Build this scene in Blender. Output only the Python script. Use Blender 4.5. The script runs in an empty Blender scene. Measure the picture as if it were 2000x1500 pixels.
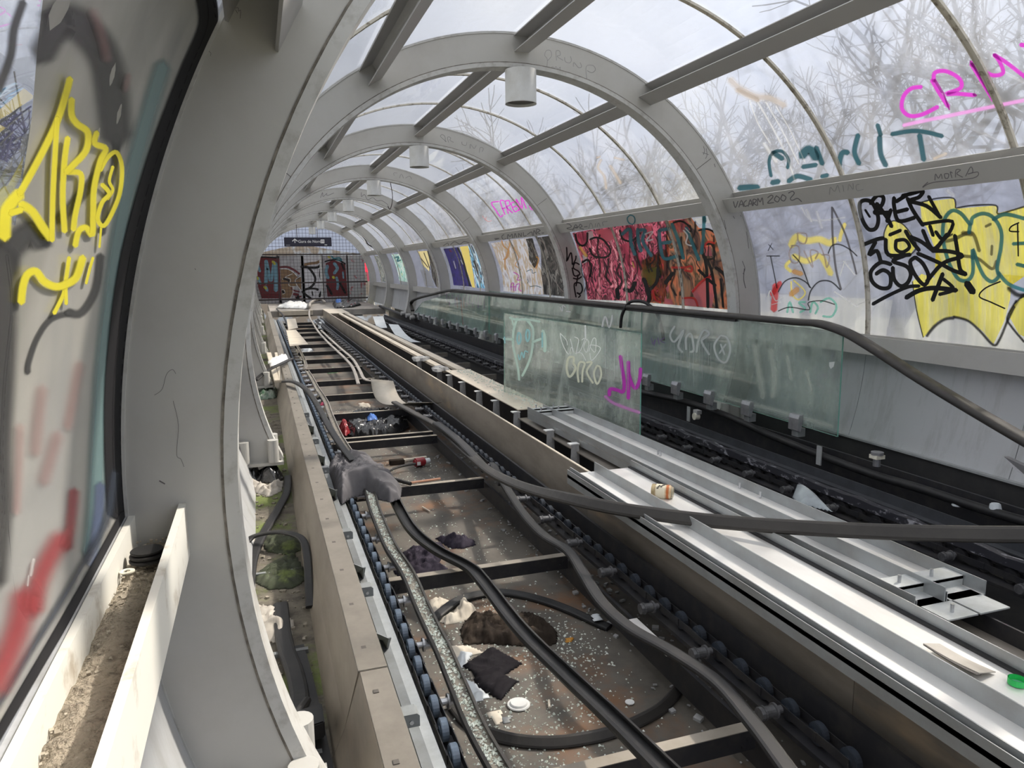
import bpy, bmesh, math, random
from mathutils import Vector, Matrix, noise
random.seed(7)
sc = bpy.context.scene
COL = sc.collection
V = Vector
# ------------------------------------------------------------------ camera (picture taken as 2000x1500)
F = 1449.0
RT = V((0.94660439, -0.32219662, -0.01137845)).normalized()
UP = V((0.0612227, 0.14499545, 0.98753638)).normalized()
FW = V((0.31653106, 0.93550289, -0.15697907)).normalized()
CAM = V((-1.7312, 0.0, 0.4842))
cd = bpy.data.cameras.new('camera'); co = bpy.data.objects.new('camera', cd); COL.objects.link(co)
cd.sensor_fit = 'HORIZONTAL'; cd.sensor_width = 36.0; cd.lens = F/2000*36.0
cd.clip_start = 0.02; cd.clip_end = 300
m = Matrix((RT, UP, -FW)).transposed().to_4x4(); m.translation = CAM
co.matrix_world = m
sc.camera = co
# ------------------------------------------------------------------ sky, sun, exposure
sc.view_settings.view_transform = 'Standard'; sc.view_settings.look = 'None'
sc.view_settings.gamma = 1.0; sc.view_settings.use_curve_mapping = False
sc.view_settings.exposure = 0.0
try: sc.cycles.transparent_max_bounces = 40
except Exception: pass
w = bpy.data.worlds.new('sky'); sc.world = w; w.use_nodes = True
nt = w.node_tree; nt.nodes.clear()
def N(nt, t, **k):
    n = nt.nodes.new(t)
    for a, b in k.items(): setattr(n, a, b)
    return n
tc = N(nt, 'ShaderNodeTexCoord'); sep = N(nt, 'ShaderNodeSeparateXYZ')
nz = N(nt, 'ShaderNodeTexNoise'); nz.inputs['Scale'].default_value = 2.4; nz.inputs['Detail'].default_value = 6
rp = N(nt, 'ShaderNodeValToRGB'); bg = N(nt, 'ShaderNodeBackground'); ow = N(nt, 'ShaderNodeOutputWorld')
ad = N(nt, 'ShaderNodeMath', operation='MULTIPLY_ADD'); ad.inputs[1].default_value = 0.5
nt.links.new(tc.outputs['Generated'], sep.inputs[0]); nt.links.new(tc.outputs['Generated'], nz.inputs['Vector'])
nt.links.new(nz.outputs['Fac'], ad.inputs[0]); nt.links.new(sep.outputs['Z'], ad.inputs[2])
nt.links.new(ad.outputs[0], rp.inputs['Fac']); nt.links.new(rp.outputs['Color'], bg.inputs['Color'])
nt.links.new(bg.outputs[0], ow.inputs[0])
e = rp.color_ramp.elements
e[0].position = 0.0; e[0].color = (0.17, 0.18, 0.22, 1)
e[1].position = 1.0; e[1].color = (1.0, 1.0, 1.0, 1)
x = e.new(0.32); x.color = (0.27, 0.30, 0.38, 1)
x = e.new(0.55); x.color = (0.72, 0.76, 0.86, 1); x = e.new(0.66); x.color = (1.0, 1.0, 1.0, 1)
bg.inputs['Strength'].default_value = 1.45
sl = bpy.data.lights.new('sun', 'SUN'); so = bpy.data.objects.new('sun', sl); COL.objects.link(so)
sl.energy = 13.0; sl.angle = math.radians(2.0); sl.color = (1.0, 0.90, 0.76)
so.rotation_euler = V((0.66, 0.18, 0.73)).to_track_quat('Z', 'Y').to_euler()
so.location = (6, 2, 9)

# ------------------------------------------------------------------ pixel -> place on a real surface
def ray(q): return FW + RT*((q[0]-1000)/F) - UP*((q[1]-750)/F)
def at(q, ax, val):
    v = ray(q); i = 'xyz'.index(ax); t = (val-CAM[i])/v[i]; return CAM + v*t
class Cyl:                                                     # inside of the tube (axis = Y)
    def __init__(s, R, left=False): s.R = R; s.left = left
    def hit(s, q, off=0):
        v = ray(q); a = v.x*v.x+v.z*v.z; b = CAM.x*v.x+CAM.z*v.z; c = CAM.x**2+CAM.z**2-(s.R-off)**2
        t = (-b+math.sqrt(max(b*b-a*c, 0)))/a; p = CAM+v*t
        return p
    def nrm(s, p): return V((-p.x, 0, -p.z)).normalized()
    def snap(s, p, off):
        r = math.hypot(p.x, p.z); k = (s.R-off)/r; return V((p.x*k, p.y, p.z*k))
class Pl:
    def __init__(s, p, n): s.p = V(p); s.n = V(n).normalized(); s.n = s.n if (CAM-s.p).dot(s.n) > 0 else -s.n
    def hit(s, q, off=0):
        v = ray(q); t = (s.p+s.n*off-CAM).dot(s.n)/v.dot(s.n); return CAM+v*t
    def nrm(s, p): return s.n
    def snap(s, p, off): return p - s.n*((p-s.p).dot(s.n)) + s.n*off
class Along:                                                   # object's own frame handled as world points
    pass

# ------------------------------------------------------------------ materials
def mat(name, col, rough=0.6, metal=0.0, col2=None, scale=6.0, amt=1.0, lo=0.4, hi=0.65, bump=0.0, bscale=None,
        stretch=None, spec=0.5, col3=None, s3=1.5, lo3=.5, hi3=.7, sheen=0.0, detail=6):
    m = bpy.data.materials.new(name); m.use_nodes = True; nt = m.node_tree; b = nt.nodes['Principled BSDF']
    b.inputs['Base Color'].default_value = (*col, 1); b.inputs['Roughness'].default_value = rough
    b.inputs['Metallic'].default_value = metal; b.inputs['Specular IOR Level'].default_value = spec
    tc = N(nt, 'ShaderNodeTexCoord'); src = tc.outputs['Object']
    if stretch:
        mp = N(nt, 'ShaderNodeMapping'); mp.inputs['Scale'].default_value = stretch
        nt.links.new(src, mp.inputs[0]); src = mp.outputs[0]
    last = None
    def layer(prev, c, scale, lo, hi, amt, dt):
        nz = N(nt, 'ShaderNodeTexNoise'); nz.inputs['Scale'].default_value = scale; nz.inputs['Detail'].default_value = dt
        nz.inputs['Roughness'].default_value = 0.65
        nt.links.new(src, nz.inputs['Vector'])
        mr = N(nt, 'ShaderNodeMapRange'); mr.inputs['From Min'].default_value = lo; mr.inputs['From Max'].default_value = hi
        mr.inputs['To Max'].default_value = amt; nt.links.new(nz.outputs['Fac'], mr.inputs[0])
        mx = N(nt, 'ShaderNodeMix', data_type='RGBA'); nt.links.new(mr.outputs[0], mx.inputs['Factor'])
        if prev is None: mx.inputs['A'].default_value = (*col, 1)
        else: nt.links.new(prev, mx.inputs['A'])
        mx.inputs['B'].default_value = (*c, 1); return mx.outputs['Result']
    if col2: last = layer(None, col2, scale, lo, hi, amt, detail)
    if col3: last = layer(last, col3, s3, lo3, hi3, 1.0, 5)
    if last: nt.links.new(last, b.inputs['Base Color'])
    if bump:
        nz = N(nt, 'ShaderNodeTexNoise'); nz.inputs['Scale'].default_value = bscale or scale*3; nz.inputs['Detail'].default_value = 4
        nt.links.new(src, nz.inputs['Vector']); bp = N(nt, 'ShaderNodeBump'); bp.inputs['Strength'].default_value = min(bump*6, 1)
        bp.inputs['Distance'].default_value = bump*0.05
        nt.links.new(nz.outputs['Fac'], bp.inputs['Height']); nt.links.new(bp.outputs[0], b.inputs['Normal'])
    return m
def glazing(name, tint=(.97, .98, 1), trans=(.75, .78, .85), haze=.18, dirt=.25, dscale=1.2, gloss=.07, stretch=(1, 1, 1), rgh=.05, dcol=None, blur=0, lohi=(.35, .75)):
    """thin sheet: clear part + milky, dirty part that glows when lit from behind + reflection"""
    m = bpy.data.materials.new(name); m.use_nodes = True; nt = m.node_tree; nt.nodes.clear()
    o = N(nt, 'ShaderNodeOutputMaterial'); T = N(nt, 'ShaderNodeBsdfTransparent'); T.inputs[0].default_value = (*tint, 1)
    L = N(nt, 'ShaderNodeBsdfTranslucent'); L.inputs[0].default_value = (*trans, 1)
    D = N(nt, 'ShaderNodeBsdfDiffuse'); D.inputs[0].default_value = (*(dcol or trans), 1)
    G = N(nt, 'ShaderNodeBsdfGlossy'); G.inputs['Roughness'].default_value = rgh
    tc = N(nt, 'ShaderNodeTexCoord'); mp = N(nt, 'ShaderNodeMapping'); mp.inputs['Scale'].default_value = stretch
    nz = N(nt, 'ShaderNodeTexNoise'); nz.inputs['Scale'].default_value = dscale; nz.inputs['Detail'].default_value = 8; nz.inputs['Roughness'].default_value = .7
    nt.links.new(tc.outputs['Object'], mp.inputs[0]); nt.links.new(mp.outputs[0], nz.inputs['Vector'])
    mr = N(nt, 'ShaderNodeMapRange'); mr.inputs[1].default_value = lohi[0]; mr.inputs[2].default_value = lohi[1]
    mr.inputs[3].default_value = haze; mr.inputs[4].default_value = haze+dirt; nt.links.new(nz.outputs['Fac'], mr.inputs[0])
    a = N(nt, 'ShaderNodeMixShader'); a.inputs[0].default_value = .5
    nt.links.new(L.outputs[0], a.inputs[1]); nt.links.new(D.outputs[0], a.inputs[2])
    TT = T
    if blur:
        RF = N(nt, 'ShaderNodeBsdfRefraction'); RF.inputs['IOR'].default_value = 1.12; RF.inputs['Roughness'].default_value = .15; RF.inputs[0].default_value = (*tint, 1)
        TT = N(nt, 'ShaderNodeMixShader'); TT.inputs[0].default_value = blur; nt.links.new(T.outputs[0], TT.inputs[1]); nt.links.new(RF.outputs[0], TT.inputs[2])
    b = N(nt, 'ShaderNodeMixShader'); nt.links.new(mr.outputs[0], b.inputs[0]); nt.links.new(TT.outputs[0], b.inputs[1]); nt.links.new(a.outputs[0], b.inputs[2])
    fr = N(nt, 'ShaderNodeLayerWeight'); pw = N(nt, 'ShaderNodeMath', operation='POWER'); pw.inputs[1].default_value = 4.0; nt.links.new(fr.outputs['Facing'], pw.inputs[0])
    mu = N(nt, 'ShaderNodeMath', operation='MULTIPLY_ADD'); mu.inputs[1].default_value = .45; mu.inputs[2].default_value = gloss*.3; nt.links.new(pw.outputs[0], mu.inputs[0])
    c = N(nt, 'ShaderNodeMixShader'); nt.links.new(mu.outputs[0], c.inputs[0]); nt.links.new(b.outputs[0], c.inputs[1]); nt.links.new(G.outputs[0], c.inputs[2])
    nt.links.new(c.outputs[0], o.inputs[0]); return m
def paint(name, col, soft=.15, alpha=1.0, tl=.45, ramp=None, rscale=3.0, streak=0.0, warp=0.0, rough=.45):
    """spray or marker paint on a sheet; 'soft' = width of the faded edge (0..1)"""
    m = bpy.data.materials.new(name); m.use_nodes = True; nt = m.node_tree; nt.nodes.clear()
    o = N(nt, 'ShaderNodeOutputMaterial'); T = N(nt, 'ShaderNodeBsdfTransparent')
    D = N(nt, 'ShaderNodeBsdfPrincipled'); D.inputs['Roughness'].default_value = rough; D.inputs['Specular IOR Level'].default_value = .3
    L = N(nt, 'ShaderNodeBsdfTranslucent')
    D.inputs['Base Color'].default_value = (*col, 1); L.inputs[0].default_value = (*col, 1)
    tc = N(nt, 'ShaderNodeTexCoord')
    if ramp:
        nz = N(nt, 'ShaderNodeTexNoise'); nz.inputs['Scale'].default_value = rscale; nz.inputs['Detail'].default_value = 3
        nz.inputs['Distortion'].default_value = warp
        mp = N(nt, 'ShaderNodeMapping'); mp.inputs['Scale'].default_value = (1, 1.2, .75); nt.links.new(tc.outputs['Object'], mp.inputs[0])
        nt.links.new(mp.outputs[0], nz.inputs['Vector']); r = N(nt, 'ShaderNodeValToRGB'); r.color_ramp.interpolation = 'EASE'
        el = r.color_ramp.elements; el[0].position = .3; el[0].color = (*ramp[0], 1); el[1].position = .7; el[1].color = (*ramp[-1], 1)
        for i, c in enumerate(ramp[1:-1]): q = el.new(.3+.4*(i+1)/(len(ramp)-1)); q.color = (*c, 1)
        nt.links.new(nz.outputs['Fac'], r.inputs[0])
        nt.links.new(r.outputs[0], D.inputs['Base Color']); nt.links.new(r.outputs[0], L.inputs[0])
    a = N(nt, 'ShaderNodeMixShader'); a.inputs[0].default_value = tl; nt.links.new(D.outputs[0], a.inputs[1]); nt.links.new(L.outputs[0], a.inputs[2])
    at_ = N(nt, 'ShaderNodeAttribute', attribute_name='soft')
    mr = N(nt, 'ShaderNodeMapRange', interpolation_type='SMOOTHSTEP'); mr.inputs[1].default_value = 0; mr.inputs[2].default_value = max(soft, .01); mr.inputs[4].default_value = alpha
    nt.links.new(at_.outputs['Fac'], mr.inputs[0]); fac = mr.outputs[0]
    if streak:
        nz = N(nt, 'ShaderNodeTexNoise'); nz.inputs['Scale'].default_value = 9; nz.inputs['Detail'].default_value = 4
        mp = N(nt, 'ShaderNodeMapping'); mp.inputs['Scale'].default_value = (.3, 5, .3); nt.links.new(tc.outputs['Object'], mp.inputs[0]); nt.links.new(mp.outputs[0], nz.inputs['Vector'])
        m2 = N(nt, 'ShaderNodeMapRange'); m2.inputs[1].default_value = .35; m2.inputs[2].default_value = .6; m2.inputs[3].default_value = 1-streak; nt.links.new(nz.outputs['Fac'], m2.inputs[0])
        mm = N(nt, 'ShaderNodeMath', operation='MULTIPLY'); nt.links.new(fac, mm.inputs[0]); nt.links.new(m2.outputs[0], mm.inputs[1]); fac = mm.outputs[0]
    b = N(nt, 'ShaderNodeMixShader'); nt.links.new(fac, b.inputs[0]); nt.links.new(T.outputs[0], b.inputs[1]); nt.links.new(a.outputs[0], b.inputs[2])
    nt.links.new(b.outputs[0], o.inputs[0]); return m
M = {}
M['rib'] = mat('painted_steel', (.41, .405, .385), .42, 0, (.33, .315, .285), 2.2, .7, .45, .75, .02, 30, col3=(.22, .19, .15), s3=9, lo3=.70, hi3=.80)
M['ribflange'] = mat('painted_steel_edge', (.45, .45, .435), .45, 0, (.25, .23, .20), 14, .8, .5, .72)
M['purlin'] = mat('painted_steel_purlin', (.34, .335, .33), .42, 0, (.30, .28, .25), 5, .8, .55, .8)  # darker copy of the rib paint: shade on down-facing purlins put in colour
M['sill'] = mat('white_painted_sill', (.68, .67, .62), .5, 0, (.36, .31, .24), 12, .9, .55, .72)
M['dark'] = mat('scratch_marks', (.05, .045, .04), .7)
M['wallpanel'] = mat('wall_sheet', (.42, .43, .44), .42, .15, (.27, .265, .25), 3.5, .8, .5, .75, stretch=(1, 3, .6))
M['steel'] = mat('brown_stained_steel', (.22, .19, .15), .55, .2, (.12, .10, .08), 3.5, .9, .4, .7, .01, 30, (1, .45, 1.6))
M['steelR'] = mat('brushed_steel', (.29, .255, .215), .48, .2, (.17, .148, .122), 3.5, .9, .42, .7, .01, 30, (1, .45, 1.6), col3=(.40, .30, .20), s3=2.2, lo3=.58, hi3=.75)
M['capsteel'] = mat('dusty_steel_cap', (.150, .137, .118), .6, .1, (.095, .086, .072), 9, .8, .4, .7, .02, 60)
M['plate'] = mat('dusty_cover_plate', (.56, .50, .41), .5, .2, (.40, .35, .28), 4, .8, .4, .7)
M['galv'] = mat('galvanised_steel', (.50, .52, .52), .45, .5, (.36, .37, .36), 16, .7, .4, .7)
M['darkrail'] = mat('dark_rail_steel', (.05, .054, .062), .55, .2, (.03, .03, .035), 12, .7, .4, .7)
M['greysteel'] = mat('grey_bracket_steel', (.20, .215, .22), .55, .3, (.12, .12, .12), 12, .7, .4, .7)
M['lip'] = mat('aluminium_lip', (.34, .36, .37), .4, .5, (.26, .26, .25), 5, .7)  # shade on the lip sides put into a darker aluminium
M['alu'] = mat('bright_aluminium', (.78, .77, .75), .36, .5, (.60, .57, .53), 5, .7, .4, .75, .004, 60, (1, .35, 1))  # sunlight in the troughs put into a paler aluminium
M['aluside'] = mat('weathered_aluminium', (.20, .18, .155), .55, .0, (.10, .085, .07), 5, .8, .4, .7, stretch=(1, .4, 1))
M['grease'] = mat('greasy_black_steel', (.028, .028, .032), .48, .3, (.06, .055, .05), 10, .8, .45, .75, spec=.35)
M['flaky'] = mat('flaking_rail', (.03, .03, .038), .5, .2, (.42, .42, .46), 26, .9, .56, .66, stretch=(1, .5, 1))
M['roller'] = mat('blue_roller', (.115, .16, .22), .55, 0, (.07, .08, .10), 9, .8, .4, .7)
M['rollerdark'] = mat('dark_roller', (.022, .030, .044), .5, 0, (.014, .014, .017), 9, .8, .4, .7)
M['pin'] = mat('steel_pin', (.55, .56, .58), .3, .8, (.35, .35, .36), 30, .6)
M['nylon'] = mat('white_nylon', (.70, .68, .58), .5, 0, (.45, .42, .34), 20, .7)
M['beamtop'] = mat('dusty_beam', (.16, .145, .125), .65, .1, (.05, .045, .04), 10, .7, .45, .75)
M['beamdust'] = mat('beam_dust', (.28, .25, .21), .8, 0, (.22, .19, .15), 10, .7, .45, .75)  # top flanges paler than the black face plates
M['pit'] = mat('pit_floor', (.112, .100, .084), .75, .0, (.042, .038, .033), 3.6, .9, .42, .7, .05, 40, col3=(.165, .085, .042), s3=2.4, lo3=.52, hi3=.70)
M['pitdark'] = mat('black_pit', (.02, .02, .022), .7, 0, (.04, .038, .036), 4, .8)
M['gutter'] = mat('mossy_gutter', (.13, .115, .09), .9, 0, (.05, .043, .035), 14, .9, .42, .62, .12, 50, col3=(.10, .13, .03), s3=2.6, lo3=.50, hi3=.60)
M['dirt'] = mat('dry_dirt', (.34, .295, .23), .95, 0, (.13, .11, .085), 60, .9, .5, .68, .25, 160)
M['rubber'] = mat('black_rubber', (.012, .012, .013), .5, 0, (.03, .028, .026), 8, .8, .5, .8, spec=.35)
M['rubberdust'] = mat('dusty_rubber', (.036, .033, .030), .52, 0, (.024, .022, .021), 7, .9, .4, .7, spec=.35)
M['inlay'] = mat('handrail_lining', (.30, .27, .22), .8, 0, (.12, .11, .10), 22, .9)
M['band'] = mat('grey_handrail_band', (.24, .22, .20), .55, 0, (.38, .35, .31), 5, .8, .45, .7)
M['shard'] = mat('crumbled_glass', (.55, .60, .53), .15, 0, (.85, .88, .82), 60, .8, spec=.8)
M['white'] = mat('white_plastic', (.75, .75, .73), .4, 0, (.5, .5, .5), 8, .5)
M['paper'] = mat('cream_paper', (.68, .62, .52), .9, 0, (.5, .44, .36), 9, .8)
M['bag'] = mat('pale_plastic_bag', (.40, .37, .33), .5, 0, (.24, .22, .19), 7, .8)
M['jacket'] = mat('grey_cloth', (.135, .130, .138), .85, 0, (.085, .082, .088), 7, .8, .35, .7, spec=.12)
M['navy'] = mat('purple_black_cloth', (.016, .013, .021), .9, 0, (.035, .03, .043), 12, .8, spec=.12)
M['black'] = mat('black_cloth', (.006, .005, .007), .9, 0, (.011, .010, .012), 12, .8, spec=.12)
M['brown'] = mat('dark_brown_cloth', (.020, .015, .012), .92, 0, (.042, .032, .024), 12, .8, spec=.12)
M['green'] = mat('mossy_cloth', (.035, .045, .022), .9, 0, (.02, .022, .016), 9, .8, col3=(.10, .13, .035), s3=6, lo3=.55, hi3=.65)
M['blackbag'] = mat('black_glossy_bag', (.012, .012, .014), .18, 0, (.03, .03, .03), 12, .8, spec=.8)
M['red'] = mat('dark_red_plastic', (.22, .012, .018), .3)
M['blue'] = mat('blue_plastic', (.05, .14, .42), .4)
M['sheet'] = mat('pale_sheet', (.62, .66, .69), .45, .1, (.48, .50, .52), 4, .6)
M['sheetmetal'] = mat('tan_steel_sheet', (.46, .42, .36), .38, .6, (.30, .27, .22), 2.5, .8)
M['bark'] = mat('bare_bark', (.03, .03, .036), .9, 0, (.05, .05, .05), 5, .8)
M['ground'] = mat('outside_ground', (.20, .20, .17), .95, 0, (.13, .15, .10), .8, .8)
M['signblue'] = mat('navy_sign', (.018, .018, .035), .4)
M['signwhite'] = mat('sign_lettering', (.75, .75, .75), .5)
M['wire'] = mat('dark_wire', (.04, .03, .03), .6, .3)
M['lamp'] = mat('lamp_housing', (.56, .57, .57), .4, 0, (.42, .41, .38), 6, .6)
M['lampdark'] = mat('lamp_inside', (.10, .095, .09), .6)
M['edge'] = mat('green_glass_edge', (.16, .38, .31), .2)
M['clamp'] = mat('clamp_metal', (.42, .42, .44), .35, .7, (.25, .25, .26), 14, .7)
M['post'] = mat('bracket_grey', (.40, .40, .40), .6, .1, (.2, .2, .2), 14, .8)
M['gz_top'] = glazing('clear_tube_pane', blur=.3, haze=.02, dirt=.07, dscale=.9)
M['gz_mid'] = glazing('dusty_tube_pane', blur=.45, haze=.04, dirt=.14, dscale=1.3, stretch=(1, 2, .6))
M['gz_low'] = glazing('scuffed_tube_pane', blur=.5, trans=(.24, .26, .34), haze=.30, dirt=.24, dscale=2.2, stretch=(1, 5, .5))
M['gz_near'] = glazing('near_pane', haze=.05, dirt=.08, dscale=1.3, gloss=1.1, rgh=.01)
M['balglass'] = glazing('dirty_balustrade_glass', lohi=(.44, .62), tint=(.88, .94, .92), trans=(.46, .52, .49), haze=.10, dirt=.34, dscale=2.4, stretch=(1, 2.2, .8), gloss=.3, rgh=.03)
M['balglass3'] = glazing('chalky_loose_glass', lohi=(.44, .62), tint=(.88, .94, .92), trans=(.55, .60, .56), haze=.24, dirt=.34, dscale=4.5, stretch=(1, 2.2, .8), gloss=.3, rgh=.03)
M['pindirty'] = mat('oily_pin', (.16, .16, .17), .4, .5, (.06, .06, .06), 30, .8)
M['balglass2'] = glazing('clearer_balustrade_glass', lohi=(.44, .62), tint=(.84, .95, .91), trans=(.5, .56, .53), haze=.06, dirt=.26, dscale=3.0, stretch=(1, 2.2, .8), gloss=.3, rgh=.03)
P = {}
P['black'] = paint('black_marker', (.008, .008, .009), .12, 1, .05)
P['blacksoft'] = paint('black_spray', (.012, .012, .013), .8, .92, .1)
P['greyink'] = paint('grey_ink', (.13, .12, .125), .3, .85, .2)
P['pencil'] = paint('faint_pencil', (.16, .15, .16), .3, .7, 0)
P['pencil2'] = paint('fainter_pencil', (.30, .30, .31), .4, .5, 0)
P['yellow'] = paint('yellow_spray', (.88, .80, .13), .2, .93, .55, streak=.35)
P['yellow2'] = paint('yellow_tag', (.80, .72, .05), .55, 1, .2)
P['yellowthin'] = paint('thin_yellow', (.88, .76, .20), .7, .9, .5)
P['olive'] = paint('olive_smear', (.14, .13, .05), .6, .85, .3)
P['teal'] = paint('teal_spray', (.05, .24, .29), .55, .95, .35)
P['tealdark'] = paint('dark_teal_marker', (.02, .10, .13), .5, .93, .3)
P['magenta'] = paint('magenta_spray', (.60, .05, .55), .5, .96, .45)
P['magentapale'] = paint('pale_magenta', (.78, .32, .74), .8, .75, .5)
P['magentadark'] = paint('dark_magenta_dots', (.40, .02, .36), .6, .9, .3)
P['lilac'] = paint('lilac_line', (.40, .32, .30), .5, .7, .3)
P['orange'] = paint('orange_blot', (.72, .36, .08), .7, .8, .4)
P['red'] = paint('red_blot', (.70, .05, .05), .5, .85, .4)
P['mint'] = paint('mint_line', (.25, .62, .50), .5, .9, .4)
P['white'] = paint('white_line', (.85, .86, .85), .35, .85, .3)
P['ghost'] = paint('grey_white_tag', (.62, .65, .64), .45, .62, .2)
P['whitefaint'] = paint('white_scrape', (.85, .86, .85), .9, .42, .4)
P['smear'] = paint('beige_smear', (.55, .46, .36), .95, .6, .4)
P['palegreen'] = paint('pale_green_paint', (.58, .74, .66), .5, .85, .3)
P['paleblue'] = paint('pale_blue_paint', (.35, .64, .68), .5, .85, .3)
P['cream'] = paint('cream_paint', (.70, .71, .56), .45, .95, .2)
P['violet'] = paint('violet_paint', (.20, .10, .32), .5, .7, .3)
P['violet2'] = paint('purple_drip', (.42, .12, .42), .6, .75, .3)
P['pinkmural'] = paint('pink_mural', (.5, .1, .15), .1, .97, .6, ramp=[(.42, .07, .12), (.02, .006, .01), (.62, .13, .2), (.04, .012, .015), (.30, .05, .08), (.70, .30, .34), (.012, .006, .008)], rscale=6.5, warp=1.1)
P['brownmural'] = paint('brown_mural', (.3, .1, .05), .5, .97, .6, ramp=[(.22, .09, .045), (.035, .018, .015), (.17, .10, .06), (.42, .13, .06), (.06, .045, .02), (.30, .13, .08)], rscale=4.5, warp=.8)
P['blackmural'] = paint('black_mural', (.02, .02, .02), .3, .97, .4, ramp=[(.012, .012, .012), (.10, .09, .08), (.015, .014, .013), (.26, .25, .23), (.01, .01, .01)], rscale=6, warp=1.2)
P['pink'] = paint('pink_fill', (.85, .30, .36), .3, .9, .6)
P['hotred'] = paint('bright_red_fill', (.85, .02, .05), .1, .97, .7)
P['mint2'] = paint('mint_wash', (.3, .7, .6), .3, .9, .6, ramp=[(.75, .85, .82), (.25, .66, .56), (.85, .88, .82), (.10, .50, .42), (.85, .78, .45)], rscale=6)
P['bluemix'] = paint('blue_mix', (.1, .3, .6), .2, .95, .6, ramp=[(.02, .05, .12), (.10, .42, .70), (.70, .85, .92), (.03, .03, .05), (.20, .55, .78)], rscale=6)
P['navy'] = paint('navy_fill', (.02, .02, .10), .15, .97, .4, ramp=[(.012, .012, .05), (.04, .03, .2), (.015, .015, .03)], rscale=7)
P['palewash'] = paint('pale_wash', (.7, .7, .7), .5, .75, .5, ramp=[(.62, .64, .70), (.55, .42, .25), (.75, .76, .80), (.45, .40, .38)], rscale=6)
P['nearbase'] = paint('grey_sprayed_glass', (.33, .32, .30), .1, .985, .06, ramp=[(.22, .22, .21), (.30, .295, .27), (.40, .39, .36), (.33, .33, .32)], rscale=2.2, rough=.22)
P['nearlight'] = paint('light_grey_spray', (.36, .35, .33), .9, .8, .06, rough=.25)
P['nearpink'] = paint('faded_pink_spray', (.40, .20, .19), 1, .38, .06, rough=.25)
P['nearred'] = paint('faded_red_spray', (.36, .05, .06), 1, .75, .06, rough=.25)
P['nearteal'] = paint('dusty_teal_spray', (.17, .27, .275), .8, .92, .06, rough=.25)
P['neargreen'] = paint('green_spray', (.012, .06, .02), .8, .92, .06, rough=.25)
P['nearblue'] = paint('blue_grey_spray', (.10, .13, .22), .8, .85, .06, rough=.25)
P['nearcharcoal'] = paint('charcoal_spray', (.055, .055, .056), .75, .95, .04, rough=.25)
P['nearblack'] = paint('black_rubber_edge', (.003, .003, .005), .35, 1, 0, rough=.8)

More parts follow.
